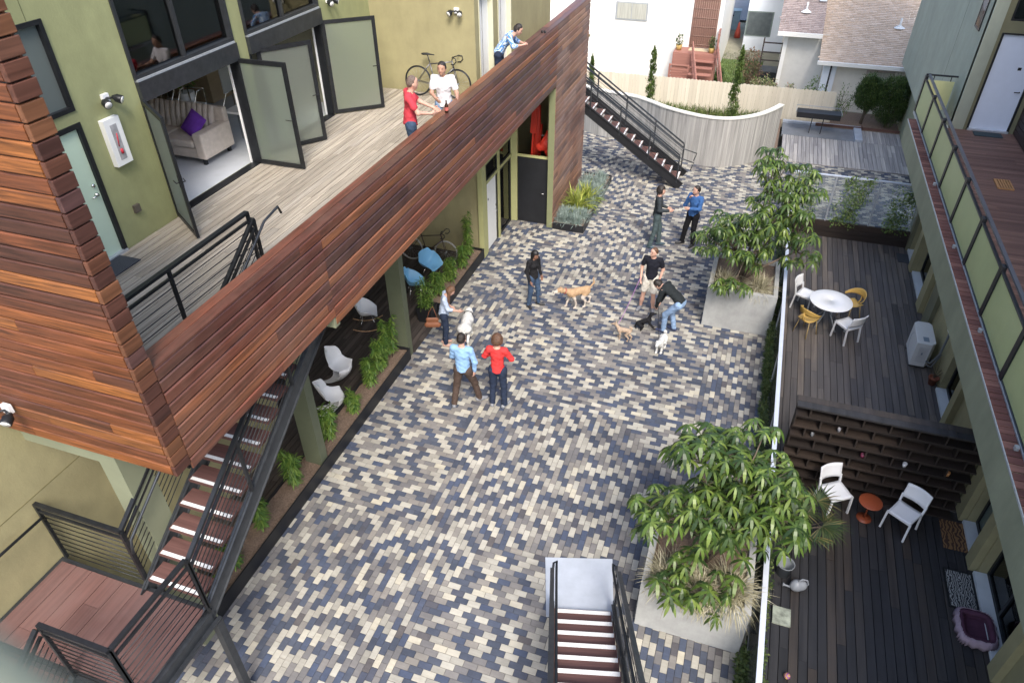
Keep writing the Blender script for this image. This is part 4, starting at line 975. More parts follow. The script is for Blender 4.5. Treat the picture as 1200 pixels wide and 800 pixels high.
def shell_chair(label, loc, rz, m, rocker=False):
    t = thing('shell_chair', label, 'chair', (0,0,0), 0, 'moulded shell armchairs on the porch')
    P = []
    NI, NJ = 10, 13
    for i in range(NI):
        v = i/(NI-1); row = []
        for j in range(NJ):
            u = j/(NJ-1)*2-1
            if v < .5:
                k = v/.5; y = .25-.42*k; z = .40-.03*math.sin(k*math.pi); half = .25+.07*k
            else:
                k = (v-.5)/.5; y = -.17-.12*k; z = .40+.38*k; half = .32-.10*k*k
            arm = (abs(u)**2.5)*(.26*math.sin(min(1, v*1.25)*math.pi)**.8 if v < .8 else .02)
            row.append((u*half*(1+.10*(v > .2)*(v < .8)), y+(.09*u*u if v > .5 else 0), z+arm))
        P.append(row)
    b = MB(); b.grid(P); b.build('shell', m, t, LOCAL, solid=.01, subsurf=1)
    b = MB()
    for sx in (-1, 1):
        for sy in (-1, 1): b.tube([(sx*.10, sy*.10, .38), (sx*.22, sy*.20, .04 if rocker else 0)], .008, 6); b.tube([(sx*.10, sy*.10, .38), (-sx*.03, sy*.2, .2)], .005, 5)
    b.build('wire_base', CHROME, t, LOCAL)
    if rocker:
        for sx in (-1, 1):
            b = MB(); b.tube([(sx*.23, -.36+.072*k, .012+.10*((k-5)/5)**2) for k in range(11)], .012, 6); b.build('rocker', mat('maple', (.40,.24,.12), .5), t, LOCAL)
    t.location = loc; t.rotation_euler = (0,0,rz); return t
BL = mat('sky_blue_shell', (.22,.50,.74), .4, .04, 4, 0)
shell_chair('sky blue shell armchair nearer the bicycle on the porch', (-7.28, 14.45, .02), R(-100), BL)
shell_chair('sky blue shell armchair partly behind the porch column', (-7.32, 13.55, .02), R(-60), BL)
shell_chair('white shell rocking chair half hidden under the deck edge', (-7.85, 12.0, .02), R(-60), WHITEPL, True)
# bicycles
def bicycle(label, loc, rz, paint, tyre, seatm):
    t = thing('bicycle', label, 'bicycle', (0,0,0))
    for x, nm in ((-.5, 0), (.5, 1)):
        c = Vector((x, 0, .34)); b = MB(); b.tube([c+Vector((.325*math.cos(R(a)), 0, .325*math.sin(R(a)))) for a in range(0, 360, 12)], .014, 6, closed=True); wh = b.build('wheel', tyre, t, LOCAL)
        b = MB(); b.tube([c+Vector((.305*math.cos(R(a)), 0, .305*math.sin(R(a)))) for a in range(0, 360, 12)], .009, 5, closed=True); b.build('rim', GALV if tyre is not BLACK else STEEL, wh, LOCAL)
        b = MB()
        for k in range(18): b.tube([c+Vector((0, .02*(-1)**k, 0)), c+Vector((.3*math.cos(k*math.pi/9), 0, .3*math.sin(k*math.pi/9)))], .0015, 3)
        b.tube([c-Vector((0,.05,0)), c+Vector((0,.05,0))], .018, 8); b.build('spokes', GALV, wh, LOCAL)
    bb = Vector((-.06,0,.27)); st = Vector((-.20,0,.78)); hd = Vector((.36,0,.82)); hl = Vector((.40,0,.68)); rr = Vector((-.5,0,.34)); fr = Vector((.5,0,.34))
    b = MB(); b.tube([bb, st], .015); b.tube([bb, hl], .018); b.tube([st+Vector((.01,0,-.05)), hd], .014); b.tube([hd+Vector((0,0,.03)), hl-Vector((-.01,0,.03))], .018)
    for s in (-1, 1): b.tube([bb+Vector((0,s*.03,0)), rr+Vector((0,s*.05,0))], .008); b.tube([st+Vector((0,s*.02,-.05)), rr+Vector((0,s*.05,0))], .007); b.tube([hl+Vector((.01,s*.03,0)), fr+Vector((0,s*.045,0))], .010)
    b.build('frame', paint, t, LOCAL)
    b = MB(); b.tube([st, st+Vector((-.04,0,.14))], .012); b.build('seat_post', STEEL, t, LOCAL)
    b = sdf_mb(lambda P: sdf([cap((-.33,0,.94),(-.26,0,.945),.065,.055,(0,0,1),.4), cap((-.26,0,.945),(-.08,0,.935),.03,.018,(0,0,1),.7)], P, .03), (-.42,-.1,.85), (-.04,.1,1.0), .012); b.build('saddle', seatm, t, LOCAL)
    b = MB(); b.tube([hd+Vector((0,0,.02)), hd+Vector((.02,0,.10)), hd+Vector((.09,0,.12))], .013); c = hd+Vector((.09,0,.12))
    for s in (-1, 1): b.tube([c, c+Vector((0,s*.19,0)), c+Vector((.08,s*.2,-.01)), c+Vector((.10,s*.2,-.08)), c+Vector((.04,s*.2,-.14)), c+Vector((-.03,s*.2,-.14))], .012)
    b.build('handlebar', BLACK, t, LOCAL)
    b = MB(); b.tube([bb-Vector((0,.06,0)), bb+Vector((0,.06,0))], .02); b.lathe([(.085,-.002),(.095,0),(.085,.002)], 24, M=Matrix.Rotation(R(90),4,'X'), c=bb-Vector((0,.05,0))); b.tube([bb-Vector((0,.07,0)), bb+Vector((.12,-.07,-.12))], .009); b.tube([bb+Vector((0,.07,0)), bb+Vector((-.12,.07,.12))], .009); b.box(.03,.11,-.13,-.06,.14,.16); b.box(-.22,-.14,.06,.13,.38,.40); b.build('crank', STEEL, t, LOCAL)
    t.location = loc; t.rotation_euler = (R(-6), 0, rz); return t
bicycle('black and silver road bicycle leaning on the ochre wall of the upper deck', (-7.12, 15.30, ZD+.002), R(0), mat('silver_black_frame', (.12,.12,.125), .3, .5, 3, 0, metal=.6), BLACK, BLACK)
bicycle('dark old bicycle with cream tyres under the deck overhang', (-7.72, 15.25, .022), R(4), mat('dark_maroon', (.04,.02,.018), .4), mat('cream_tyre', (.34,.33,.30), .7), BLACK)
# pot at the porch entry
t = thing('plant_pot', 'square black pot with a leafy shrub beside the woman in the pale blouse', 'plant pot', (-6.62, 12.72, 0))
d = MB(); d.add([(-6.78,12.56,.02),(-6.46,12.56,.02),(-6.46,12.88,.02),(-6.78,12.88,.02),(-6.82,12.52,.42),(-6.42,12.52,.42),(-6.42,12.92,.42),(-6.82,12.92,.42)], [(0,3,2,1),(0,1,5,4),(1,2,6,5),(2,3,7,6),(3,0,4,7)]); d.box(-6.79,-6.45,12.55,12.89,.36,.38); d.build('pot', BLACKP, t)
POT = t
# storage things in the open bay
t = thing('kayak', 'red kayak standing upright among the stored gear behind the black door', 'kayak', (-5.85, 19.2, .02))
RD = mat('red_hull', (.50,.035,.02), .4, .1, 3, 0)
fn = [cap((-.12,0,.1),(-.05,0,1.6),.08,.16,(0,1,0),.6), cap((-.05,0,1.6),(.0,0,3.2),.16,.09,(0,1,0),.6)]
lo, hi = bounds(fn); sdf_mb(lambda P: np.maximum(sdf(fn, P), -P[...,2]+.0), lo, hi, .04).build('hull', RD, t, LOCAL)
b = MB(); b.lathe([(.12,-.05),(.16,0),(.12,.02)], 20, M=Matrix.Rotation(R(90),4,'X')@Matrix.Scale(1.8,4,(0,1,0)), c=(0,-.12,1.5)); b.build('cockpit', BLACK, t, LOCAL)
t = thing('kayak_paddle', 'red paddle leaning upright beside the red kayak', 'paddle', (-5.95, 18.8, .02)); b = MB(); b.beam((-6.0,18.75,.02),(-5.9,19.1,3.3),.05,.05); b.beam((-5.93,19.0,2.5),(-5.9,19.1,3.2),.18,.03,(0,1,0)); b.build('shaft', RD, t)
t = thing('safety_vest', 'heap of red life vests hanging in the storage bay', 'life vest', (-5.5, 18.75, 2.1)); fn2 = [cap((-.15,0,.1),(.12,0,.2),.12,.12,(0,1,0),.6), cap((0,0,.25),(.1,.05,.55),.12,.08,(0,1,0),.6), cap((.1,0,.0),(.22,0,-.3),.1,.07,(0,1,0),.6)]; lo, hi = bounds(fn2); sdf_mb(lambda P: sdf(fn2, P, .03)+.01*np.sin(P[...,0]*60)*np.sin(P[...,2]*50), lo, hi, .02).build('padding', RD, t, LOCAL)
t = thing('step_ladder', 'red step ladder leaning in the storage bay beside the kayak', 'ladder', (-5.6, 18.9, .02))
b = MB()
for s in (-.2, .2): b.beam((-5.6+s, 18.85, .02), (-5.6+s*.7, 19.25, 2.7), .03, .07); 
b.build('rails', RD, t); b = MB()
for k in range(8): f = (k+1)/9; b.beam((-5.6-.19*(1-f*.3), 18.85+.4*f, 2.68*f), (-5.6+.19*(1-f*.3), 18.85+.4*f, 2.68*f), .06, .02)
b.build('rungs', GALV, t)
t = thing('picture_frame', 'pale framed board hanging inside the storage bay', 'frame', (-5.33, 19.4, 2.6)); b = MB(); frame_x(b, -5.36, -5.33, 19.1, 19.6, 2.3, 3.1, .03); b.build('frame', GALV, t); b = MB(); b.box(-5.345, -5.335, 19.13, 19.57, 2.33, 3.07); b.build('board', BLACKP, t)
# floor lamps / indoor furniture behind the big openings
t = thing('sofa', 'cream velvet sofa just inside the nearest open glass doors', 'sofa', (-10.66, 10.70, ZD), 0)
CV = cloth('cream_velvet', (.56,.50,.44), .1)
def sb(n, *a, m=CV, bev=.03): d = MB(); d.box(*a); o = d.build(n, m, t, LOCAL, bevel=bev); return o
sb('base', -.95,.95,-.42,.42,.12,.32); sb('seat_cushion', -.76,-.005,-.46,.22,.325,.47,bev=.05); sb('seat_cushion', .005,.76,-.46,.22,.325,.47,bev=.05)
for s in (-1, 1): sb('armrest', s*.77, s*.98, -.46, .42, .13, .62)
d = MB()
for k in range(12): d.tube([(-.7+k*.127,.20,.45),(-.7+k*.127,.26,.70),(-.7+k*.127,.34,.90)], .068, 8)
d.build('backrest', CV, t, LOCAL); sb('back_frame', -.95,.95,.32,.45,.13,.88)
for sx in (-.85,.85):
    for sy in (-.36,.36): sb('leg', sx-.03,sx+.03,sy-.03,sy+.03,0,.13,m=BLACK,bev=0)
t = thing('cushion', 'purple cushion on the cream sofa', 'cushion', (-10.12, 10.62, ZD+.66), 0); t.rotation_euler = (R(52), R(20), R(-18))
b = MB()
for s in (1, -1):
    P = [[((i/6-.5)*.44, (j/6-.5)*.44, s*.075*(1-(2*i/6-1)**4)*(1-(2*j/6-1)**4)) for j in range(7)] for i in range(7)]
    if s < 0: P = P[::-1]
    b.grid(P)
b.build('cover', cloth('purple_cloth', (.16,.05,.38)), t, LOCAL)
t = thing('potted_plant', 'leafy houseplant in a white ribbed pot behind the sofa', 'potted plant', (-11.15, 11.75, ZD)); b = MB(); b.lathe([(0,0),(.12,0),(.16,.38),(.14,.38),(0,.34)], 18, c=t.location+Vector((0,0,.45))); b.build('pot', WHITEPL, t); b = MB(); b.box(-11.35,-10.95,11.55,11.95,ZD,ZD+.45); b.build('stand', BLACK, t); HP = t
t = thing('cabinet', 'pale wood cabinet with a white door at the back of the room', 'cabinet', (-12.2, 13.9, ZD)); b = MB(); b.box(-13.2,-11.95,13.35,14.15,ZD,ZD+1.5); b.build('carcass', MATS['birch'], t); b = MB(); b.box(-11.95,-11.92,13.75,14.1,ZD+.1,ZD+1.4); b.build('door', WHITE, t)
t = thing('cabinet', 'open pale wood shelf unit left of the white cabinet door', 'cabinet', (-13, 12.8, ZD)); b = MB(); b.box(-13.4,-12.6,12.5,12.54,ZD,ZD+1.5); b.box(-13.4,-12.6,13.2,13.24,ZD,ZD+1.5)
for z in (.05,.5,1.0,1.46): b.box(-13.4,-12.6,12.54,13.2,ZD+z,ZD+z+.04)
b.build('carcass', MATS['birch'], t)
for i, (x, y) in enumerate(((-11.35, 11.45), (-10.8, 11.45), (-9.75, 11.50))):
    t = thing('bar_stool', ['chrome framed stool behind the left end of the sofa','chrome framed stool behind the middle of the sofa','chrome framed stool beyond the right arm of the sofa'][i], 'stool', (x, y, ZD), 0, 'chrome stools behind the sofa')
    b = MB()
    for s in (-1, 1): b.tube([(s*.2,.2,0),(s*.2,.2,.98),(s*.2,-.0,.98),(s*.2,-.2,.7),(s*.2,-.2,0)], .014, 6)
    b.tube([(-.2,.2,.98),(.2,.2,.98)], .014, 6); b.build('frame', CHROME, t, LOCAL); b = MB(); b.box(-.19,.19,-.19,.19,.66,.70); b.build('seat', WHITEPL, t, LOCAL)
t = thing('office_clutter', 'dark office chair and boxes on the mezzanine behind the first upper window', 'chair', (-9.9, 9.3, 6.6)); b = MB(); b.box(-10.2,-9.8,9.1,9.5,6.62,7.1); b.box(-9.9,-9.4,8.6,8.9,6.62,6.8); b.box(-9.8,-9.3,9.6,10.3,6.95,6.99); b.build('boxes', BLACKP, t, bevel=.01)
# ------------------------------------------------------------------ vegetation helpers
def strip(mb, base, d, L, w, droop=.5, seg=3, up=Vector((0,0,1)), mi=0, fold=0.0):
    """one blade or leaflet that bends down along its length"""
    d = Vector(d).normalized(); p = Vector(base); s = d.cross(up)
    s = s.normalized() if s.length > 1e-4 else Vector((1,0,0))
    vs = []; prof = {2: (.35, 1, .05), 3: (.3, 1, .85, .05), 4: (.25, .8, 1, .7, .05)}[seg]
    for i in range(seg+1):
        w2 = w*prof[i]/2; vs += [p-s*w2, p+s*w2]
        d = (d+Vector((0,0,-droop/seg))).normalized(); p = p+d*(L/seg)
    mb.add(vs, [(2*i, 2*i+1, 2*i+3, 2*i+2) for i in range(seg)], mi)
SCHF = leafmat('umbrella_tree_leaf', [(0, (.020,.044,.012)), (.35, (.042,.080,.016)), (.7, (.085,.14,.024)), (1, (.17,.23,.05))], .42, .5, .15)
BAMB = leafmat('bright_shrub_leaf', [(0, (.05,.12,.022)), (.5, (.11,.20,.035)), (1, (.22,.32,.06))], .5, .4, .25)
IVY = leafmat('vine_leaf', [(0, (.035,.06,.018)), (.5, (.07,.11,.03)), (1, (.13,.16,.05))], .5, .4, .2)
CYP = leafmat('conifer_leaf', [(0, (.03,.06,.018)), (.6, (.06,.11,.028)), (1, (.14,.19,.05))], .6, .3, .1)
CYPL = leafmat('light_conifer_leaf', [(0, (.05,.09,.02)), (.6, (.10,.16,.035)), (1, (.17,.23,.06))], .6, .3, .15)
STIPA = leafmat('straw_grass', [(0, (.24,.22,.13)), (.6, (.40,.37,.25)), (1, (.58,.54,.41))], .7, .3, .2)
FESC = leafmat('blue_fescue', [(0, (.16,.22,.19)), (.6, (.27,.34,.31)), (1, (.38,.45,.42))], .7, .3, .1)
FLAX = leafmat('yellow_flax', [(0, (.13,.19,.03)), (.6, (.28,.33,.06)), (1, (.45,.47,.12))], .5, .3, .2)
PALM = leafmat('palm_leaf', [(0, (.03,.06,.02)), (.6, (.07,.10,.03)), (1, (.25,.20,.08))], .5, .4, .15)
LAWN = leafmat('lawn_grass', [(0, (.06,.10,.025)), (1, (.14,.18,.05))], .8, .2, .1)
FLOW = leafmat('flowering_leaf', [(0, (.10,.14,.05)), (.4, (.22,.26,.10)), (.7, (.42,.42,.2)), (.85, (.45,.25,.22)), (1, (.5,.48,.3))], .7, .2, .2)
REDB = leafmat('reddish_shrub_leaf', [(0, (.10,.11,.06)), (.5, (.16,.14,.08)), (1, (.3,.15,.11))], .7, .2, .2)
BARK = mat('bark', (.13,.10,.075), .9, .3, 12, .6, stretch=(1,1,.3))
def rdir(zlo=-1, zhi=1):
    a = random.uniform(0, 2*math.pi); z = random.uniform(zlo, zhi); r = math.sqrt(max(0, 1-z*z)); return Vector((r*math.cos(a), r*math.sin(a), z))
def schefflera(label, base, blobs, n, seed):
    """blobs: (centre offset, radius) volumes to fill with whorls"""
    random.seed(seed)
    t = thing('umbrella_tree', label, 'tree', base, 0, 'umbrella trees in the concrete planters')
    B = Vector(base); tr = MB(); lf = MB(); tips = []
    for (c, r), k in zip(blobs, n):
        for _ in range(k):
            for _try in range(20):
                dd = rdir(-.75, 1); p = B+Vector(c)+Vector((dd.x*r[0], dd.y*r[1], dd.z*r[2]))*(random.random()**.36)
                if all((p-q).length > .27 for q in tips): break
            tips.append(p)
    mids = [B+Vector(c)*.45+Vector((0,0,-.05)) for c, r in blobs]
    for (c, r), m_ in zip(blobs, mids):
        q = B+Vector(c)-Vector((0,0,r[2]*.4)); tr.tube([B+Vector((random.uniform(-.1,.1), random.uniform(-.1,.1), -.1)), m_, q], [.035,.028,.018], 7)
    for i, p in enumerate(tips):
        c, r = min(blobs, key=lambda b: (B+Vector(b[0])-p).length); q = B+Vector(c)-Vector((0,0,r[2]*.4)); tr.tube([q, q.lerp(p, .5)+Vector((0,0,-.06)), p], [.014,.010,.007], 5)
        rad = (p-(B+Vector(c))).normalized()
        for k in range(random.randint(4, 6)):           # compound leaves round the tip
            a = k*2.4+random.uniform(-.3,.3); e = random.uniform(.05, .75); dv = (Vector((math.cos(a)*math.cos(e), math.sin(a)*math.cos(e), math.sin(e)))+rad*.35).normalized()
            L = random.uniform(.12, .28); h = p+dv*L; tr.tube([p, h], .003, 3, caps=False)
            m_ = random.randint(7, 9); ax = (dv*.5+Vector((0,0,1))).normalized(); u = ax.orthogonal().normalized(); w_ = ax.cross(u); ll = random.uniform(.18, .29); dr = random.uniform(1.1, 2.5)
            for j in range(m_):
                b_ = 2*math.pi*j/m_+random.uniform(-.1,.1); ld = (u*math.cos(b_)+w_*math.sin(b_)+ax*.15).normalized()
                strip(lf, h, ld, ll*random.uniform(.85,1.1), ll*.20, dr, 4)
    tr.build('trunk', BARK, t); lf.build('crown', SCHF, t); random.seed(seed+1); return t
def tuft(t, c, n, L, w, spread, m, name='grass_tuft', droop=1.2, mb=None, z=(.5, 1)):
    own = mb is None; mb = mb or MB(); c = Vector(c)
    for _ in range(n):
        a = random.uniform(0, 6.283); e = random.uniform(*z); dv = Vector((math.cos(a)*(1-e)*1.6, math.sin(a)*(1-e)*1.6, e)); l = L*random.uniform(.6, 1.1)
        strip(mb, c+Vector((random.gauss(0, spread), random.gauss(0, spread), 0)), dv, l, w, droop*random.uniform(.6, 1.3), 4)
    if own: mb.build(name, m, t)
def leafcloud(mb, c, r, n, ls, aspect=.45, up=.3, droop=.4, shell=.4, floor=None):
    c = Vector(c)
    for _ in range(n):
        d = rdir(); p = c+Vector((d.x*r[0], d.y*r[1], d.z*r[2]))*(random.random()**shell)
        if floor is not None and p.z < floor: p.z = floor+random.uniform(0, .1)
        ld = (d*.6+rdir()*.7+Vector((0,0,up))).normalized(); strip(mb, p, ld, ls*random.uniform(.6, 1.3), ls*aspect, droop, 2)
def clumpy(mb, c, r, clumps, per, ls, cr, **k):
    c = Vector(c)
    for _ in range(clumps):
        d = rdir(); p = c+Vector((d.x*r[0], d.y*r[1], d.z*r[2]))*(random.random()**.4); leafcloud(mb, p, (cr,)*3, per, ls, **k)
def porch_plant(i, c, h, r, label, tall=False):
    t = thing('leafy_shrub', label, 'shrub', c, 0, 'leafy shrubs along the porch edge'); c = Vector(c); lf = MB(); st = MB()
    for k in range(8 if not tall else 5):
        a = random.uniform(0, 6.28); hh = h*random.uniform(.6, 1); off = Vector((math.cos(a), math.sin(a), 0))*r*random.uniform(.15, .8); top = c+off+Vector((0,0,hh)); st.tube([c+off*.2, c+off*.7+Vector((0,0,hh*.5)), top], [.006,.005,.003], 4)
        for q in range(int(7+hh*16)):
            f = .25+.75*q/(5+hh*12); p = (c+off*.2).lerp(top, f)
            for _ in range(4): strip(lf, p, (rdir(-.2, .6)), random.uniform(.10, .19), .026, .9, 3)
        for _ in range(12): strip(lf, top, rdir(0, 1), random.uniform(.09, .17), .02, .9, 3)
    st.build('stems', BARK, t); lf.build('foliage', BAMB, t)
# porch planting
pl = [(-6.6, 4.55, .45, .20, 'round low shrub in the trough nearest the stair post'), (-6.6, 5.2, .45, .22, 'low shrub second from the stair post in the long trough'), (-6.62, 5.95, .75, .26, 'dense low shrub third from the stair post in the long trough'), (-6.6, 6.9, 1.0, .18, 'upright shrub just before the nearer porch column'),
      (-6.64, 8.15, .85, .28, 'bushy shrub just beyond the nearer porch column'), (-6.58, 9.05, .45, .16, 'small shrub beside the nearer white S-shaped chair'), (-6.64, 9.85, .75, .22, 'shrub in front of the farther white S-shaped chair'), (-6.62, 10.35, .95, .26, 'large bushy shrub midway along the long trough'), (-6.64, 10.85, 1.15, .16, 'tall shrub at the far end of the long trough by the column'),
      (-6.62, 13.5, .75, .24, 'dark low shrub at the near end of the short trough'), (-6.62, 14.2, .7, .26, 'bushy shrub in the middle of the short trough'), (-6.60, 14.9, .9, .24, 'bright leafy shrub toward the far end of the short trough'), (-6.58, 15.45, 1.35, .14, 'tall slender shrub at the far end of the short trough')]
for i, (x, y, h, r, lab) in enumerate(pl): random.seed(100+i); porch_plant(i, (x, y, .2), h*.88, r*.95, lab, h > .9 and r < .2)
random.seed(50); lf = MB(); clumpy(lf, (-6.62, 12.72, .75), (.18,.18,.38), 34, 20, .12, .10, aspect=.16, droop=.8); lf.build('foliage', BAMB, POT)
random.seed(51); lf = MB(); leafcloud(lf, HP.location+Vector((0,0,1.15)), (.28,.28,.22), 220, .12); lf.build('foliage', BAMB, HP)

# concrete planters with umbrella trees and straw grass
def conc_planter(x0, x1, y0, y1, h, label):
    t = thing('concrete_planter', label, 'planter', ((x0+x1)/2, y0, 0), 0, 'square concrete planters in the courtyard')
    d = MB(); k = .10; d.box(x0, x1, y0, y0+k, 0, h); d.box(x0, x1, y1-k, y1, 0, h); d.box(x0, x0+k, y0+k, y1-k, 0, h); d.box(x1-k, x1, y0+k, y1-k, 0, h); d.build('walls', CONC, t, bevel=.008)
    d = MB(); d.box(x0+k, x1-k, y0+k, y1-k, h-.3, h-.10); d.build('soil', SOIL, t); return t
conc_planter(-.28, 1.27, 6.33, 7.92, 1.0, 'big concrete planter at the bottom right of the courtyard beside the stair')
conc_planter(-.27, 1.28, 14.60, 16.3, 1.08, 'big concrete planter beyond the dogs, beside the upper patio')
schefflera('large dense umbrella tree in the nearer concrete planter', (.5, 7.15, .95), [((-.33,-.05,1.0),(.68,.66,.62)), ((.45,.15,1.1),(.66,.68,.66)), ((-.25,.35,1.75),(.42,.4,.42)), ((.35,.3,1.9),(.45,.4,.36)), ((-.10,-.75,.30),(.42,.26,.40)), ((.78,.1,1.25),(.40,.42,.40))], [20, 20, 8, 8, 7, 7], 21)
schefflera('open-crowned umbrella tree in the farther concrete planter', (.45, 15.4, 1.0), [((-.25,-.1,.95),(.88,.72,.52)), ((.35,.35,1.5),(.72,.70,.58)), ((.18,.8,2.2),(.36,.40,.62)), ((.85,.8,2.0),(.42,.45,.45)), ((1.05,.1,1.0),(.45,.4,.4)), ((-.2,-.95,.35),(.3,.2,.2))], [28, 22, 9, 8, 7, 4], 34)
def strawgrass(label, spots, seed):
    for i, (c, L) in enumerate(spots):
        random.seed(seed+i); t = thing('straw_grass', label[i], 'grass clump', c, 0, 'straw coloured grass clumps in the planters'); tuft(t, c, 520, L, .011, .07, STIPA, 'blades', 1.5, z=(.45, .98))
strawgrass(['straw grass clump at the left front of the nearer planter', 'wide straw grass clump at the right front of the nearer planter', 'small straw grass clump in the middle of the nearer planter'], [((.10,6.58,.95),.50), ((.95,6.62,.95),.62), ((.5,6.50,.95),.45)], 400)
strawgrass(['straw grass clump at the left of the farther planter', 'wide straw grass clump at the right of the farther planter'], [((.05,14.95,1.0),.45), ((.85,14.95,1.0),.5)], 420)
# bed by the wood wall: flax and fescue
t = thing('steel_planter', 'low black steel planter against the foot of the far wood wall', 'planter', (-4.5, 20, 0)); d = MB(); x0, x1, y0, y1 = -5.02, -4.1, 18.15, 21.95
d.box(x0, x1, y0, y0+.02, 0, .22); d.box(x0, x1, y1-.02, y1, 0, .22); d.box(x1-.02, x1, y0+.02, y1-.02, 0, .22); d.build('edging', BLACKP, t); d = MB(); d.box(x0, x1-.02, y0+.02, y1-.02, 0, .17); d.build('soil', SOIL, t)
fc = [(-4.75,18.45),(-4.4,18.42),(-4.6,18.8),(-4.3,18.85),(-4.85,18.75),(-4.3,19.6),(-4.25,20.1),(-4.6,20.3),(-4.3,20.6),(-4.7,20.8),(-4.35,21.1),(-4.75,21.3),(-4.4,21.6)]
fl = ['at the near left corner','at the near right corner','just behind the near front edge','at the right edge before the flax','against the wall before the flax','at the right edge beside the flax','at the right edge beyond the flax','just beyond the yellow flax','at the right edge, third from the far end','against the wall, third from the far end','at the right edge near the far end','against the wall near the far end','at the far right corner']
for i, (x, y) in enumerate(fc): random.seed(500+i); t = thing('blue_fescue', 'blue-grey fescue clump '+fl[i]+' of the steel planter', 'grass clump', (x, y, .17), 0, 'blue fescue clumps in the steel planter'); tuft(t, (x, y, .17), 330, .34, .014, .08, FESC, 'blades', 1.1)
for i, (x, y, L, lab) in enumerate([(-4.62,19.35,.8,'tall yellow-green flax nearest the viewer in the steel planter'),(-4.45,19.85,.7,'yellow-green flax farther back in the steel planter')]): random.seed(540+i); t = thing('flax_plant', lab, 'plant', (x, y, .17), 0, 'yellow-green flax plants'); tuft(t, (x, y, .17), 150, L, .034, .08, FLAX, 'blades', 1.2, z=(.5,.98))
# vines along both fences
random.seed(61); t = thing('climbing_vine', 'light climbing vine spread over the far glass end fence', 'vine', (3.2, 21.15, 0)); lf = MB(); st = MB()
for k in range(13):
    p = Vector((random.choice([1.8,2.4,2.9,3.3,3.9,4.3,4.7]), 21.16, .0)); path = [p.copy()]
    for q in range(10): p = p+Vector((random.uniform(-.16,.2), random.uniform(-.02,.02), random.uniform(.05,.24))); p.z = min(p.z, 1.35); p.x = min(max(p.x, 1.5), 4.9); p.y = 21.16; path.append(p.copy())
    st.tube(path, .004, 4)
    for c in path:
        if random.random() < .85: leafcloud(lf, c, (.20,.05,.15), 26, .07, .7)
st.build('stems', BARK, t); lf.build('leaves', leafmat('fence_vine_leaf', [(0, (.10,.17,.04)), (.6, (.18,.27,.07)), (1, (.32,.38,.14))], .5, .4, .25), t)
def ivyrun(label, x, y0, y1, zlo, zhi, n, thk, seed):
    random.seed(seed); t = thing('climbing_vine', label, 'vine', (x, (y0+y1)/2, zlo)); lf = MB(); y = y0
    for _ in range(n):
        y = random.uniform(y0, y1); dens = .5+.5*math.sin(y*2.1+seed)*math.sin(y*.9)
        if random.random() > .35+.65*dens: continue
        leafcloud(lf, (x+random.uniform(-thk, thk), y, random.uniform(zlo, zlo+(zhi-zlo)*(.4+.6*dens))), (.06,.12,.08), 14, .055, .65)
    lf.build('leaves', IVY, t)
ivyrun('dense creeper along the paving edge from the nearer planter down to the frame bottom', 1.31, 3.6, 6.3, .0, .55, 420, .05, 70)
ivyrun('creeper along the glass fence between the two concrete planters', 1.31, 7.95, 14.6, .0, .5, 800, .04, 71)
ivyrun('creeper along the glass fence beside and beyond the farther planter', 1.33, 15.0, 21.0, .05, .9, 420, .03, 72)
ivyrun('creeper hanging over the retaining boards onto the lower patio', 1.56, 4.5, 9.6, -.48, .35, 420, .07, 73)
ivyrun('creeper hanging over the retaining boards onto the upper patio', 1.50, 11.0, 18.0, -.4, .3, 300, .03, 74)
# palm on the lower patio
random.seed(80); t = thing('fan_palm', 'small fan palm in a brown pot behind the grey bucket', 'palm', (2.02, 9.1, -.5)); b = MB(); b.lathe([(0,0),(.13,0),(.17,.3),(.15,.3),(0,.27)], 18, c=t.location); b.build('pot', mat('brown_pot', (.07,.04,.025), .7), t)
lf = MB(); st = MB()
for k in range(13):
    a = k*2.4; e = random.uniform(.25, .95); dv = Vector((math.cos(a)*math.cos(e), math.sin(a)*math.cos(e), math.sin(e))); p0 = t.location+Vector((0,0,.35)); p1 = p0+dv*random.uniform(.35,.7); st.tube([p0, p1], .006, 5); u = dv.orthogonal().normalized(); w_ = dv.cross(u)
    s_ = dv.cross(Vector((0,0,1))).normalized()
    for j in range(19):
        b_ = R(-105+210*j/18); strip(lf, p1, (dv*math.cos(b_)+s_*math.sin(b_)).normalized(), random.uniform(.34,.46), .026, .6, 3)
st.build('stems', BARK, t); lf.build('fronds', PALM, t)

# ------------------------------------------------------------------ back of the courtyard
CW = [(-6.6,26.4),(-5.6,25.95),(-4.9,25.75),(-4.2,25.6),(-3.6,25.25),(-3.0,24.8),(-2.3,24.45),(-1.7,24.25),(-1.15,24.2),(-.7,24.3),(-.35,24.5),(.0,24.8),(.3,25.15),(.6,25.65),(.88,26.25)]
def resample(P, step):
    out = [Vector((P[0][0], P[0][1], 0))]; acc = 0
    S_ = []
    for i in range(len(P)-1):
        p0 = Vector((*P[max(i-1,0)], 0)); p1 = Vector((*P[i], 0)); p2 = Vector((*P[i+1], 0)); p3 = Vector((*P[min(i+2, len(P)-1)], 0))
        for k in range(20):
            t = k/20; S_.append(.5*((2*p1)+(-p0+p2)*t+(2*p0-5*p1+4*p2-p3)*t*t+(-p0+3*p1-3*p2+p3)*t**3))
    S_.append(Vector((*P[-1], 0))); prev = S_[0]
    for q in S_[1:]:
        while (q-out[-1]).length >= step: out.append(out[-1]+(q-out[-1]).normalized()*step)
    return out
cw = resample(CW, .066)
t = thing('curved_fence', 'curved wall of silvery vertical boards with a pale cap at the back of the courtyard', 'wall', (-1.5, 24.5, 0)); b = MB(); H_ = 1.66
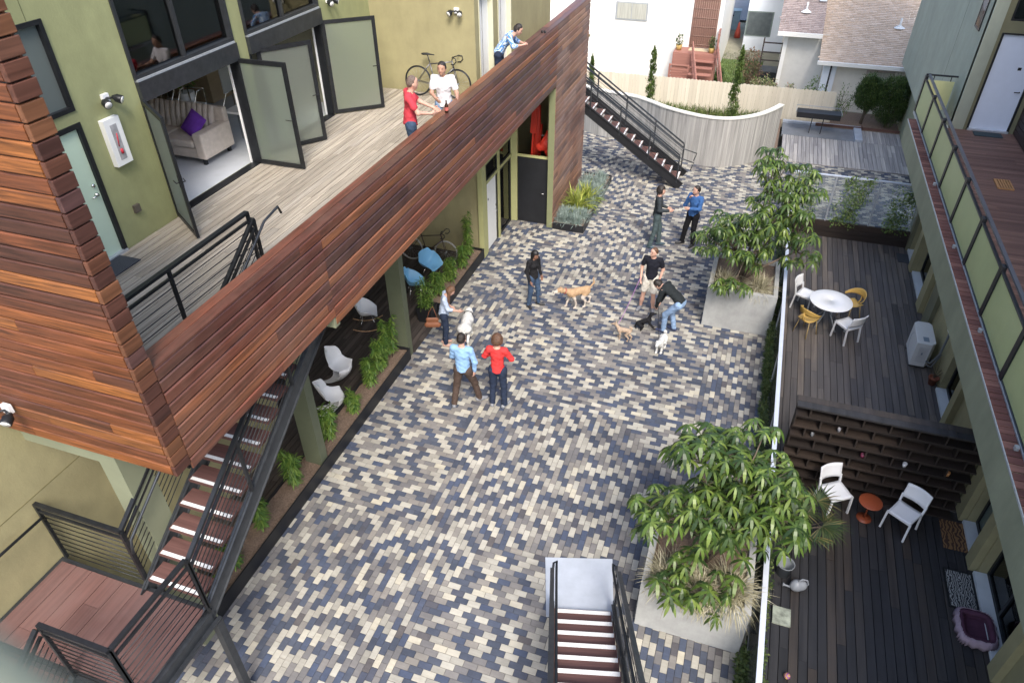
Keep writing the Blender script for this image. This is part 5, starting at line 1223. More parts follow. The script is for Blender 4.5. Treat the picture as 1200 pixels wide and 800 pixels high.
for p, q in zip(cw, cw[1:]):
    d = (q-p).normalized(); n = Vector((d.y, -d.x, 0)); zt = H_; g = .005; th = random.uniform(.018, .024)
    a_, b_ = p+d*g, q-d*.0; vs = [a_, b_, b_-n*.02, a_-n*.02]; vs = [a_+n*th, b_+n*th, b_, a_]
    b.add([v+Vector((0,0,.0)) for v in vs]+[v+Vector((0,0,zt)) for v in vs], [(3,2,1,0),(4,5,6,7),(0,1,5,4),(1,2,6,5),(2,3,7,6),(3,0,4,7)])
b.build('boards', CEDAR, t)
P = []; P2 = []
for i, p in enumerate(cw):
    d = (cw[min(i+1, len(cw)-1)]-cw[max(i-1,0)]).normalized(); n = Vector((d.y, -d.x, 0)); P.append((p+n*.05, p-n*.14)); P2.append((p-n*.004, p-n*.12))
b = MB(); b.grid([[a+Vector((0,0,H_+.002)), c+Vector((0,0,H_+.002)), c+Vector((0,0,H_+.045)), a+Vector((0,0,H_+.045)), a+Vector((0,0,H_+.002))] for a, c in P], smooth=False); 
a, c = P[-1]; b.add([a+Vector((0,0,H_+.002)), c+Vector((0,0,H_+.002)), c+Vector((0,0,H_+.045)), a+Vector((0,0,H_+.045))], [(3,2,1,0)]); b.build('cap', mat('whitewashed_cap', (.68,.67,.62), .7, .06, 6, .1), t)
b = MB(); b.grid([[a, a+Vector((0,0,H_)), c+Vector((0,0,H_)), c, a] for a, c in P2], smooth=False); a, c = P2[-1]; b.add([a, a+Vector((0,0,H_)), c+Vector((0,0,H_)), c], [(0,1,2,3)]); b.build('core', CONC, t)
# raised bed behind it
b = MB(); pts = [(p.x, p.y+.1) for p in cw[::4]]+[(1.0, 26.4), (1.05, 29.7), (-8, 29.7), (-8, 26.5)]; b.prism(pts, -.3, .03); struct(b.build('raised_bed', SOIL))
random.seed(90); g = MB()
for _ in range(3000):
    x = random.uniform(-5.5, .8); y = random.uniform(28.3, 29.7)
    strip(g, (x, y, .02), Vector((random.uniform(-.5,.5), random.uniform(-.5,.5), 1)), random.uniform(.2,.45), .018, .9, 3)
tag(g.build('bed_grass', LAWN), kind='stuff')
# cream board fence with scalloped top
t = thing('board_fence', 'cream painted board fence running across behind the curved wall', 'fence', (-1, 29.75, 0)); b = MB(); x = -8.2; CRM = boards('cream_boards', [(0, (.60,.54,.43)), (.5, (.65,.59,.47)), (1, (.69,.63,.51))], 'Z', rough=.7, grain=.08, spec=.2)
while x < 2.7:
    w_ = .145; zt = 1.20+.02*random.random(); y = 29.75-(.012 if int(x*10) % 2 else 0)
    b.add([(x+.002,y,-.3),(x+w_-.002,y,-.3),(x+w_-.002,y,zt),(x+w_*.5,y,zt+.03),(x+.002,y,zt),(x+.002,y+.02,-.3),(x+w_-.002,y+.02,-.3),(x+w_-.002,y+.02,zt),(x+w_*.5,y+.02,zt+.03),(x+.002,y+.02,zt)],
          [(0,1,2,3,4),(9,8,7,6,5),(2,7,8,3),(3,8,9,4),(1,6,7,2),(4,9,5,0)]); x += w_
b.build('boards', CRM, t)
b = MB()
for zz in (.1, .85): b.box(-8.2, 2.7, 29.775, 29.82, zz, zz+.09)
b.build('rails', CRM, t)
# conifers
def conifer(label, c, h, r, seed, m=CYPL):
    random.seed(seed); t = thing('columnar_conifer', label, 'conifer', c, 0, 'slender conifers behind the curved wall'); b = MB(); c = Vector(c); b.tube([c, c+Vector((0,0,h*.9))], [.03,.008], 6); b.build('trunk', BARK, t); lf = MB()
    n = int(h*16)
    for k in range(n):
        f = k/n; z = f*h; rr = r*(1-.75*f)*random.uniform(.7, 1.35)
        for q in range(2): a = random.uniform(0, 6.28); p = c+Vector((math.cos(a)*rr*.6, math.sin(a)*rr*.6, z)); leafcloud(lf, p, (rr*.55, rr*.55, .10), 34, .09, .35, up=.9, droop=.1)
    leafcloud(lf, c+Vector((0,0,h)), (.03,.03,.12), 30, .09, .3, up=1.4, droop=0); lf.build('foliage', m, t)
conifer('slender twisting conifer left of centre behind the curved wall', (-3.80, 26.6, .03), 3.05, .24, 91); conifer('taller slender conifer right of centre behind the curved wall', (-.78, 26.3, .03), 3.35, .27, 92); conifer('slender conifer half hidden by the end of the wood parapet', (-6.1, 26.9, .03), 2.5, .2, 93)
# pruned hedge trees and bed at right back
b = MB(); b.box(2.7, 5.3, 29.3, 31.2, -.4, .06); b.box(2.4, 3.95, 29.52, 31.2, -.4, .05); struct(b.build('back_bed', SOIL))
b = MB(); b.box(2.3, 5.3, 29.31, 29.36, -.1, .14); b.box(3.95,4.0,29.31,29.55,-.1,.14); tag(b.build('bed_edging', mat('rust_edging', (.12,.06,.045), .8), None, LOCAL), 'rusty low edging of the bed under the pruned trees', 'edging')
for i, (c, r, lab) in enumerate([((3.95, 30.0, 0), (.50,.42,.66), 'round-topped pruned cypress tree at the back right'), ((4.80, 29.85, 0), (.72,.5,.90), 'broad pruned cypress tree against the sage green wall')]):
    random.seed(95+i); t = thing('cypress_tree', lab, 'tree', c, 0, 'pruned cypress trees'); c = Vector(c); b = MB()
    b.tube([c, c+Vector((.03,0,.5)), c+Vector((-.05,0,1.0))], [.06,.05,.04], 8); b.tube([c+Vector((.02,0,.35)), c+Vector((.25,0,.9))], [.04,.03], 6); b.build('trunk', BARK, t)
    lf = MB(); clumpy(lf, c+Vector((0,0,1.22 if i == 0 else 1.08)), r, 230 if i == 0 else 360, 26, .08, .13, aspect=.35, up=.6); leafcloud(lf, c+Vector((0,0,1.22 if i == 0 else 1.08)), [q*.95 for q in r], 5200, .07, .35, up=.6, shell=.2); lf.build('crown', CYP, t)
random.seed(97); t = thing('leggy_shrub', 'sparse leggy shrub against the pale wall beside the pruned trees', 'shrub', (3.0, 30.1, 0)); b = MB(); lf = MB(); c = Vector(t.location)
for k in range(14):
    a = random.uniform(0, 6.28); e = c+Vector((math.cos(a)*.6, math.sin(a)*.2, random.uniform(.6, 1.5))); m_ = c.lerp(e, .5)+Vector((random.uniform(-.1,.1),0,.15)); b.tube([c, m_, e], [.012,.008,.004], 4)
    for f in (.4,.6,.8,1): leafcloud(lf, c.lerp(e, f), (.10,.08,.08), 9, .07)
b.build('stems', BARK, t); lf.build('foliage', BAMB, t)
# game table on the slab
t = thing('game_table', 'black narrow game table with a wire loop rail on the back slab', 'table', (2.27, 28.62, .03))
b = MB(); b.box(1.50, 3.04, 28.38, 28.88, .60, .80); b.build('tabletop', BLACKP, t)
for x in (2.07, 2.47): b = MB(); b.beam((x, 28.45, .03), (x+.02, 28.6, .75), .035, .035); b.build('leg', BLACKP, t)
b = MB(); b.tube([(1.46,28.4,.86),(1.46,28.9,.90),(3.0,28.9,.90),(3.06,28.4,.86)], .012, 6); b.tube([(1.46,28.4,.86),(1.46,28.4,.78)], .012, 6); b.tube([(3.06,28.4,.86),(3.06,28.4,.78)], .012, 6); b.build('rail', GALV, t)

# ------------------------------------------------------------------ neighbouring houses
YN = MB(); YN.add([(-60,31.3,-.3),(60,31.3,-.3),(60,36,-.25),(60,120,3.0),(-60,120,3.0),(-60,36,-.25)], [(0,1,2,5),(5,2,3,4)]); YN.box(-12, 2.7, 29.85, 31.3, -.5, -.3)
struct(YN.build('neighbour_yard', mat('dry_yard', (.26,.25,.19), .95, .25, .8, .5)))
b = MB(); P = [[(-2.6+i*.36, 33.2+j*.9, -.22+.035*j*.9/3) for i in range(8)] for j in range(14)]; b.grid(P); struct(b.build('lawn', mat('lawn_base', (.10,.15,.045), .95, .3, 3, .5)))
random.seed(110); g = MB()
for _ in range(6000): x = random.uniform(-2.5, -.1); y = random.uniform(33.4, 44); strip(g, (x, y, -.22), Vector((random.uniform(-.4,.4), random.uniform(-.4,.4), 1)), random.uniform(.08,.2), .02, .6, 2)
tag(g.build('lawn_blades', LAWN), kind='stuff')
b = MB(); b.add([(-8,45,.22),(6,45,.22),(10,110,2.72),(-14,110,2.72)], [(0,1,2,3)]); struct(b.build('street', mat('asphalt_pale', (.22,.23,.25), .9, .1, 2, .2)))
HW = mat('house_white', (.84,.83,.79), .8, .02, 3, .05); HWB = mat('house_pale_blue', (.74,.79,.86), .8, .02, 3, .05); HC = mat('house_cream', (.72,.69,.62), .8, .05, 4, .08)
ROOF = boards('tan_shingles', [(0, (.54,.42,.32)), (.5, (.60,.475,.37)), (1, (.66,.54,.44))], 'X', rough=.9, grain=.25, spec=.1); ROOF2 = boards('brown_shingles', [(0, (.33,.27,.25)), (.5, (.39,.32,.30)), (1, (.45,.37,.34))], 'X', rough=.9, grain=.25, spec=.1)
def shingles(mb, x0, x1, y0, z0, y1, z1, rows, w=.3):
    """overlapping shingle rows on a slope rising from (y0,z0) to (y1,z1)"""
    d = Vector((0, y1-y0, z1-z0)); L = d.length; d.normalize(); n = Vector((0, -d.z, d.y)); s = L/rows
    for r in range(rows):
        x = x0-random.uniform(0, w)
        while x < x1:
            a = max(x, x0); b_ = min(x+w*random.uniform(.7, 1.1), x1); p = Vector((0, y0, z0))+d*(r*s)
            q = p+d*(s*1.05)
            mb.add([(a,p.y+n.y*.02,p.z+n.z*.02),(b_-.006,p.y+n.y*.02,p.z+n.z*.02),(b_-.006,q.y,q.z),(a,q.y,q.z),(a,p.y,p.z),(b_-.006,p.y,p.z)], [(0,1,2,3),(4,5,1,0)]); x = b_ if b_ < x1 else x1+1
def window(par, x0, x1, y, z0, z1, fm, n=2, blinds=True):
    d = MB(); d.box(x0-.05, x1+.05, y-.03, y, z0-.05, z1+.05); f = d.build('window', fm, par)
    d = MB(); 
    for k in range(n):
        a = x0+(x1-x0)*k/n+.015; b_ = x0+(x1-x0)*(k+1)/n-.015; d.box(a, b_, y-.04, y-.031, z0, z1)
    d.build('pane', mat('curtained_glass', (.42,.42,.37), .2, .25, 9, 0, stretch=(4,1,.1)) if blinds else mat('dark_screen', (.11,.13,.14), .3, .2, 5, 0), f)
t = thing('white_house', 'white rendered house with a brown grille door and porch stair beyond the cream fence', 'house', (-6, 34, -.3))
b = MB(); b.box(-12, -2.08, 34.0, 42, -.4, 6.5); b.build('walls', HW, t)
b = MB(); b.box(-5.0, -3.35, 33.99, 34.0, 1.0, 6.0); b.box(-4.0,-3.97,33.985,33.99,2.4,6); b.build('pilaster', HW, t)
window(t, -6.72, -5.38, 33.99, 2.36, 3.0, GALV)
d = MB(); d.box(-3.36, -2.26, 33.95, 34.0, 1.38, 3.55); dr = d.build('door', mat('brown_grille', (.20,.11,.085), .6, .1, 5, .05), t)
d = MB()
for k in range(12): x = -3.30+k*.09; d.tube([(x, 33.93, 1.45), (x, 33.93, 3.4)], .012, 5)
for k in range(6): d.tube([(-3.33, 33.925, 1.5+k*.37), (-2.29, 33.925, 1.5+k*.37)], .012, 5)
d.build('grille', mat('grille_bar', (.30,.19,.15), .6), dr)
d = MB(); d.box(-12.3, -1.9, 33.4, 42, 6.5, 6.65); d.build('eaves', HW, t)
RW = boards('redwood_planks', [(0, (.26,.11,.085)), (1, (.36,.17,.13))], 'X', rough=.7, grain=.2)
t = thing('porch_stair', 'red-brown wooden porch and stair with rails at the white house door', 'porch', (-2.8, 33.3, -.3))
d = MB(); d.box(-3.9, -2.0, 32.95, 33.94, 1.25, 1.36); d.box(-3.9, -2.05, 32.95, 33.0, .8, 1.25); d.box(-3.9,-2.05,33.0,33.9,-.3,1.2); d.build('platform', RW, t)
d = MB()
for k in range(5): d.box(-3.05+k*.0, -2.1, 32.65-k*.28, 32.95-k*.28, 1.1-k*.2, 1.14-k*.2)
for k in range(5): d.box(-3.9, -3.1, 32.4, 32.44, .1+k*.16, .2+k*.16)
d.build('tread', RW, t)
d = MB()
for x, y in ((-3.9,32.42),(-3.1,32.42),(-2.05,32.97),(-2.1,33.85)): d.box(x-.04,x+.04,y-.04,y+.04,-.3 if y < 32.5 else 1.3,1.02 if y < 32.5 else 2.25)
for z in (.6,.8,.98): d.beam((-3.9,32.42,z),(-3.1,32.42,z),.05,.05)
for z in (1.7,1.95,2.2): d.beam((-2.08,32.97,z),(-2.08,33.9,z),.05,.06)
for x in (-3.1,-2.05):
    for z in (0,.3,.55): d.beam((x,32.95,1.5+z-.2),(x+.5,31.4,.35+z-.2),.045,.05)
d.build('railing', RW, t)
for i, (x, y, z) in enumerate(((-3.72,33.4,1.36),(-2.3,33.3,1.36))):
    t = thing('potted_plant', ['potted plant left of the brown grille door','potted plant on the right of the porch platform'][i], 'potted plant', (x, y, z), 0, 'pots on the neighbour porch'); b = MB(); b.lathe([(0,0),(.10,0),(.14,.22),(.12,.22),(0,.2)], 14, c=t.location); b.build('pot', mat('ochre_pot', (.45,.30,.10), .7), t); random.seed(120+i); lf = MB(); leafcloud(lf, t.location+Vector((0,0,.42)), (.16,.16,.25), 160, .09); lf.build('foliage', CYP, t)
d = MB(); d.box(-3.3, -2.3, 33.4, 33.85, 1.362, 1.38); tag(d.build('doormat', mat('straw_mat', (.5,.42,.28), .9), None, LOCAL), 'straw coloured doormat at the brown grille door', 'doormat')
t = thing('blue_white_house', 'pale blue-white house with a dark screened window beyond the shrubs', 'house', (0, 40, 0)); b = MB(); b.box(-1.28, 6, 40, 48, -.3, 4.0); b.build('walls', HWB, t); window(t, -1.22, -.06, 40, .66, 1.72, mat('green_grey_frame', (.2,.25,.24), .5), 1, False)
b = MB(); b.box(-1.45, 6, 39.7, 48, 2.95, 3.1); b.build('eaves', mat('blue_grey_eaves', (.40,.45,.55), .7), t); 
t = thing('wheeled_bin', 'black wheeled bin standing at the end of the lawn', 'bin', (-2.35, 42.5, 0)); b = MB(); b.add([(-2.6,42.3,.03),(-2.15,42.3,.03),(-2.15,42.8,.03),(-2.6,42.8,.03),(-2.68,42.2,1.0),(-2.07,42.2,1.0),(-2.07,42.9,1.0),(-2.68,42.9,1.0)], [(0,3,2,1),(4,5,6,7),(0,1,5,4),(1,2,6,5),(2,3,7,6),(3,0,4,7)]); b.build('body', BLACKP, t); b = MB(); b.box(-2.72,-2.03,42.15,42.95,1.0,1.08); b.build('lid', BLACKP, t); b = MB(); b.tube([(-2.2,42.85,.12),(-2.1,42.85,.12)], .12, 12); b.build('wheel', BLACK, t)
t = thing('blue_bin', 'blue-grey recycling bin behind the black wheeled bin', 'bin', (-1.95, 43.5, 0)); b = MB(); b.box(-2.15,-1.75,43.3,43.8,.05,1.0); b.box(-2.18,-1.72,43.25,43.85,1.0,1.06); b.build('body', mat('bin_blue', (.22,.32,.38), .5), t, bevel=.02)
t = thing('garden_gnome', 'small red cone-shaped ornament beside the bins', 'ornament', (-1.68, 42.0, 0)); b = MB(); b.lathe([(0,0),(.16,0),(.15,.25),(.08,.5),(.05,.72),(0,.8)], 14, c=t.location); b.build('body', mat('red_ornament', (.5,.08,.05), .5), t)
# houses with shingle roofs
t = thing('tan_roof_house', 'cream house with a broad tan shingle roof at the top right', 'house', (4, 33, -.3)); b = MB(); b.box(2.35, 9, 32.4, 44, -.5, 1.62); b.build('walls', HC, t)
b = MB(); shingles(b, 2.05, 9.5, 31.9, 1.72, 39.0, 4.3, 62, .2); b.build('roof', ROOF, t); b = MB(); b.box(2.05, 9.5, 31.82, 31.9, 1.62, 1.76); b.box(2.0, 2.06, 31.9, 32.0, 1.6, 1.74); b.build('gutter', HW, t)
b = MB(); b.box(2.3, 2.55, 32.2, 32.39, -.4, 1.62); b.box(2.62, 2.8, 32.25, 32.39, -.4, 1.62); b.build('corner_boards', HWB, t)
b = MB(); b.tube([(2.58,32.22,-.3),(2.58,32.22,1.6)], .035, 8); b.build('downpipe', BLACKP, t)
window(t, 4.0, 4.95, 32.4, .95, 1.38, mat('mauve_trim', (.42,.36,.33), .6), 1, True)
def vent(x, y, z, lab): t = thing('roof_vent', lab, 'vent', (x, y, z), 0, 'roof vents'); b = MB(); b.tube([(x,y,z-.1),(x,y,z+.38)], .035, 8); b.build('pipe', WHITE, t); b = MB(); b.lathe([(.22,.0),(.05,.10),(.04,.14)], 14, c=(x,y,z)); b.build('flashing', WHITE, t)
def rz(y): return 1.72+(y-31.9)*(4.3-1.72)/7.1
vent(4.95, 34.4, rz(34.4), 'white roof vent high on the broad tan roof')
t = thing('brown_roof_house', 'cream house with a browner shingle roof left of the broad tan roof', 'house', (1, 34, -.3)); b = MB(); b.box(.62, 2.34, 33.6, 44, -.4, 2.36); b.build('walls', mat('house_grey_cream', (.62,.61,.57), .8, .05, 4, .08), t)
b = MB(); shingles(b, .28, 2.04, 33.2, 2.42, 39.5, 4.9, 56, .18); b.build('roof', ROOF2, t); b = MB(); b.box(.28, 2.04, 33.12, 33.2, 2.30, 2.46); b.build('gutter', HW, t)
b = MB(); b.box(.58, .74, 33.5, 33.6, -.3, 2.32); b.build('corner_boards', HW, t); b = MB(); b.box(1.72, 2.0, 35.2, 36.2, 3.3, 4.35); b.build('chimney', HWB, t)
vent(1.25, 34.6, 2.42+1.4*2.48/6.3, 'white roof vent on the browner roof')
t = thing('yard_railing', 'dark low steel railing beside the pale blue-white house', 'railing', (.1, 35, 0)); b = MB()
for z in (.75,1.1,1.5): b.beam((-.2,35.2,z),(.62,35.2,z),.05,.05)
b.box(-.24,-.18,35.17,35.23,-.2,1.7); b.box(.58,.64,35.17,35.23,-.2,1.55); b.build('bars', mat('brown_black_steel', (.07,.055,.05), .6), t)
b = MB(); b.box(-.18,.58,35.0,36.0,-.25,.3); b.build('base', STEEL, t)
# shrubs behind the fence
def shrub(name, label, c, r, n, per, ls, m, seed, group='shrubs behind the cream fence'):
    random.seed(seed); t = thing(name, label, 'shrub', c, 0, group); c = Vector(c); b = MB()
    for k in range(7): a = random.uniform(0, 6.28); b.tube([c, c+Vector((math.cos(a)*r[0]*.6, math.sin(a)*r[1]*.6, r[2]*1.4))], [.015,.005], 5)
    b.build('stems', BARK, t); lf = MB(); clumpy(lf, c+Vector((0,0,r[2])), r, n, per, ls, .12, aspect=.5); lf.build('foliage', m, t)
shrub('round_shrub', 'dark clipped round shrub on the lawn edge', (-1.96, 34.6, -.2), (.30,.28,.30), 90, 24, .07, CYP, 131)
shrub('wispy_bush', 'tall reddish-brown wispy bush in front of the screened window', (-.62, 33.2, -.2), (.55,.45,.95), 150, 16, .09, REDB, 132)
shrub('green_bush', 'light green upright bush beside the taller conifer', (-.95, 31.0, -.2), (.28,.25,.85), 60, 18, .09, CYPL, 133)
shrub('flowering_bush', 'pale yellow flowering bush above the middle of the cream fence', (.15, 31.2, -.3), (.65,.45,.75), 170, 18, .08, FLOW, 134)
shrub('flowering_bush', 'pale pink and green flowering bush at the right end of the bushes', (1.15, 31.1, -.3), (.5,.4,.62), 110, 16, .08, FLOW, 135)
shrub('green_bush', 'sparse green bush against the grey cream house wall', (2.05, 31.4, -.3), (.40,.35,.75), 60, 14, .08, BAMB, 136)
shrub('low_bush', 'mauve low bush near the stair foot behind the fence', (-.6, 31.0, -.3), (.4,.3,.55), 80, 14, .07, REDB, 137)
# ------------------------------------------------------------------ people
def V3(*a): return np.array(a, float)
def nrm(v): v = np.array(v, float); return v/np.linalg.norm(v)
def person(label, loc, yaw, top=None, bottom=None, shoes=None, skin=None, hair=None, sleeve='long', legs='long', hairstyle='short', H=1.76, pose=None, female=False, feet=None, headf=None, torsof=None, mid=None, curl=.5, hat=None, lean=0):
    skin = skin or SKIN; hair = hair or HAIRD
    J = dict(pelvis=V3(0,0,.96), waist=V3(0,0,1.09), chest=V3(0,.0,1.29), neck=V3(0,-.012,1.455), head=V3(0,.025,1.62),
             shR=V3(.175,-.01,1.415), shL=V3(-.175,-.01,1.415), elR=V3(.225,-.03,1.14), elL=V3(-.225,-.03,1.14), wrR=V3(.235,.05,.90), wrL=V3(-.235,.05,.90),
             hipR=V3(.085,0,.91), hipL=V3(-.085,0,.91), anR=V3(.11,-.03,.085), anL=V3(-.11,-.03,.085), knR=None, knL=None, ftR=V3(.12,1,0), ftL=V3(-.12,1,0))
    if female: J['shR'] *= (.9,1,1); J['shL'] *= (.9,1,1)
    if pose: J.update({k: (np.array(v, float)) for k, v in pose.items()})
    for s in 'RL':
        if J['kn'+s] is None: m_ = (J['hip'+s]+J['an'+s])/2; J['kn'+s] = m_+V3(0,.035,.03)
    tf = nrm(torsof if torsof is not None else (0,1,0)); up = nrm(J['chest']-J['pelvis']); hf = nrm(headf if headf is not None else (0,1,0))
    hu = nrm(J['head']-J['neck']); hs = nrm(np.cross(hf, hu)); hu = nrm(np.cross(hs, hf)); side = nrm(J['shR']-J['shL'])
    k = H/1.76; t = thing('person', label, 'person', loc, R(yaw)); t.scale = (k, k, k)
    h = J['head']
    # body: one continuous surface
    B = [cap(J['neck']-up*.02, h-hu*.05, .056, .052), cap(J['pelvis'], J['chest'], .105, .125, tf, .6), cap(J['shL'], J['shR'], .05, .05)]
    for s in 'RL':
        B += [cap(J['sh'+s], J['el'+s], .046, .038), cap(J['el'+s], J['wr'+s], .037, .025), cap(J['hip'+s], J['kn'+s], .078, .052), cap(J['kn'+s], J['kn'+s]*.45+J['an'+s]*.55, .05, .052), cap(J['kn'+s]*.45+J['an'+s]*.55, J['an'+s], .048, .036)]
        fd = nrm(J['ft'+s]); a = J['an'+s]; B.append(cap(a+V3(0,0,-.045)-fd*.03, a+V3(0,0,-.06)+fd*.13, .034, .026))
    Hd = [cap(h-hu*.005-hf*.015, h+hu*.035-hf*.01, .086, .080, hs, .88), cap(h-hu*.055+hf*.035, h-hu*.085+hf*.05, .052, .036), cap(h-hu*.02+hf*.02, h+hu*.03+hf*.025, .066, .064)]
    Hn = [cap(h+hf*.088+hu*.008, h+hf*.104-hu*.022, .009, .014), cap(h-hu*.07+hf*.075, h-hu*.075+hf*.078, .02, .02)]+[cap(h+hs*sg*.078-hu*.005-hf*.005, h+hs*sg*.080-hu*.03, .016, .011) for sg in (-1, 1)]
    def fb(P):
        d1 = sdf(B, P, .035); d2 = sdf(Hd, P, .035); d3 = sdf(Hn, P, .012); m_ = .02; x = np.clip(.5+.5*(d2-d1)/m_, 0, 1); d = d2*(1-x)+d1*x-m_*x*(1-x)
        m_ = .01; x = np.clip(.5+.5*(d3-d)/m_, 0, 1); return d3*(1-x)+d*x-m_*x*(1-x)
    lo, hi = bounds(B+Hd+Hn); b = sdf_mb(fb, lo, hi, .0135)
    for s, sg in (('R', 1), ('L', -1)):
        d = nrm(J['wr'+s]-J['el'+s]); pn = nrm(-side*sg*.8+tf*.25); pn = pn-d*(pn@d)
        if np.linalg.norm(pn) < .3: pn = V3(0,0,-1)-d*(-d[2])
        pn = nrm(pn); sd = nrm(np.cross(d, pn))
        if sd@tf < 0: sd = -sd
        w = J['wr'+s]; F = [cap(w-d*.02, w+d*.02, .025, .024)]
        for i in range(4):
            o = (1.5-i)*.0195; b0 = w+sd*o*.9+d*(.082-.004*abs(i-1)); F.append(cap(w+sd*o*.6+d*.015, b0, .0165, .0125)); L = (.042,.047,.044,.034)[i]
            d1 = nrm(d+pn*curl*.6); d2 = nrm(d+pn*curl*1.5); p1 = b0+d1*L; F.append(cap(b0, p1, .0105, .0095)); F.append(cap(p1, p1+d2*L*.85, .0093, .0075))
        tb = w+sd*.018+d*.022; t1 = tb+nrm(sd*.75+d*.7+pn*.35)*.042; F.append(cap(tb, t1, .015, .0115)); F.append(cap(t1, t1+nrm(sd*.25+d*.9+pn*.4)*.034, .0105, .0085))
        lo, hi = bounds(F, .015); sdf_mb(lambda P: sdf(F, P, .006), lo, hi, .0055, b)
    b.build('body', skin, t, LOCAL)
    e = MB()
    for sg in (-1, 1):
        c = h+hf*.0815+hs*sg*.031+hu*.016; q = Vector(c); e.tube([q-Vector(hs)*.010, q, q+Vector(hs)*.010], [.003,.0065,.003], 6)
    e.build('eyes', EYE, t, LOCAL)
    e = MB(); c = h+hf*.0915-hu*.045; e.tube([Vector(c-hs*.02), Vector(c+hf*.004), Vector(c+hs*.02)], [.002,.0055,.002], 6); e.build('lips', LIP, t, LOCAL)
    e = MB()
    for sg in (-1, 1):
        c = h+hf*.083+hs*sg*.031+hu*.034; e.tube([Vector(c-hs*.015), Vector(c+hu*.003), Vector(c+hs*.015)], [.002,.0035,.002], 5)
    e.build('eyebrows', hair, t, LOCAL)
    # hair
    if hairstyle:
        big = {'short': .010, 'curly': .030, 'long': .016, 'crop': .005, 'hood': .02, 'bun': .012}[hairstyle]
        Hh = [cap(h+hu*.005-hf*.018, h+hu*.040-hf*.012, .086+big, .080+big, hs, .9)]
        if hairstyle == 'curly': Hh += [cap(h+hs*sg*.055-hu*.02-hf*.03, h+hs*sg*.055+hu*.04, .055, .055) for sg in (-1,1)]
        Lh = []
        if hairstyle in ('long', 'hood'):
            for sg in (-1, 0, 1): Lh.append(cap(h+hs*sg*.05-hf*.045, h+hs*sg*.075-hf*(.07 if sg == 0 else .045)-hu*.06+V3(0,0,-.30 if hairstyle == 'long' else -.12), .055, .035, hf, .8))
        if hairstyle == 'bun': Lh.append(cap(h-hf*.10+hu*.03, h-hf*.115+hu*.035, .035, .035))
        def fh(P):
            d = sdf(Hh, P, .02); q = P-h; f_ = q@hf; u_ = q@hu
            face = np.minimum(f_-.030-.55*np.clip(u_, -.02, .2)*0-.0, .062-u_)   # region cut away in front
            lowcut = -(u_+.055+np.clip(-f_, -.05, .1)*.35)
            d = np.maximum(d, face); d = np.maximum(d, lowcut)
            if Lh: d = np.minimum(d, sdf(Lh, P, .02))
            amp = {'curly': .010, 'long': .003, 'short': .003}.get(hairstyle, .002)
            return d+amp*np.sin(P[..., 0]*150)*np.sin(P[..., 1]*140)*np.sin(P[..., 2]*130)
        lo, hi = bounds(Hh+Lh); sdf_mb(fh, lo, hi, .009).build('hair', hair, t, LOCAL)
    # top
    wr = .88 if female else 1.0
    T1 = [cap(J['pelvis']-up*.06, J['waist'], .158, .132*wr, tf, .80), cap(J['waist'], J['chest'], .125*wr, .148*wr, tf, .68), cap(J['chest'], J['chest']+up*.06, .148*wr, .135*wr, tf, .68), cap(J['shL']*.86+J['shR']*.14, J['shR']*.86+J['shL']*.14, .064, .064, tf, .95)]
    if female: T1 += [cap(J['chest']+side*sg*.055+tf*.06-up*.01, J['chest']+side*sg*.055+tf*.062-up*.015, .058, .058) for sg in (-1, 1)]
    SL = []
    for s in 'RL':
        sh, el, w = J['sh'+s], J['el'+s], J['wr'+s]
        if sleeve == 'long': SL += [cap(sh, el, .064, .052), cap(el, el+(w-el)*.93, .051, .038)]
        elif sleeve == 'rolled': SL += [cap(sh, el, .062, .052), cap(el, el+(w-el)*.35, .05, .046)]
        else: SL += [cap(sh, sh+(el-sh)*.62, .066, .062)]
    hem = J['pelvis']+up*(-.05)
    def ft(P):
        d = sdf(T1, P, .04); d = np.maximum(d, -((P-hem)@up)); e2 = sdf(SL, P, .03); m_ = .03; x = np.clip(.5+.5*(e2-d)/m_, 0, 1); d = e2*(1-x)+d*x-m_*x*(1-x)
        nk = np.sqrt(((P-(J['neck']+up*.035+tf*.012))**2).sum(-1))-.070
        d = np.maximum(d, -nk)
        return d+.005*np.sin(P[..., 2]*46+P[..., 0]*31)*np.sin(P[..., 1]*28+P[..., 2]*19)+.004*np.sin(P[..., 0]*55-P[..., 2]*38+2)*np.sin(P[..., 2]*21+P[..., 1]*33)
    lo, hi = bounds(T1+SL); to = sdf_mb(ft, lo, hi, .0135).build('top', top, t, LOCAL)
    # trousers
    Lg = [cap(J['hipL'], J['hipR'], .108, .108, tf, .86), cap(J['pelvis']-up*.02, J['pelvis']+up*.03, .122, .118, tf, .75)]
    for s in 'RL':
        hp, kn, an = J['hip'+s], J['kn'+s], J['an'+s]
        if legs == 'long': Lg += [cap(hp, kn, .098, .069), cap(kn, an, .068, .060)]
        elif legs == 'slim': Lg += [cap(hp, kn, .094, .070), cap(kn, an, .070, .054)]
        else: Lg += [cap(hp, hp+(kn-hp)*.88, .102, .088)]
    mz = .05
    kz = {s: (J['hip'+s]+(J['kn'+s]-J['hip'+s])*.95) for s in 'RL'}
    def fl(P):
        d = sdf(Lg, P, .028); d = np.maximum(d, ((P-(J['pelvis']+up*.05))@up)*1.0); d = np.maximum(d, mz-P[..., 2])
        if legs == 'shorts': d = np.maximum(d, min(kz['R'][2], kz['L'][2])-P[..., 2])
        return d+.005*np.sin(P[..., 2]*52+P[..., 1]*24+np.sign(P[..., 0]))*np.sin(P[..., 0]*38+P[..., 2]*11)
    lo, hi = bounds(Lg); sdf_mb(fl, lo, hi, .0135).build('trousers' if legs != 'shorts' else 'shorts', bottom, t, LOCAL)
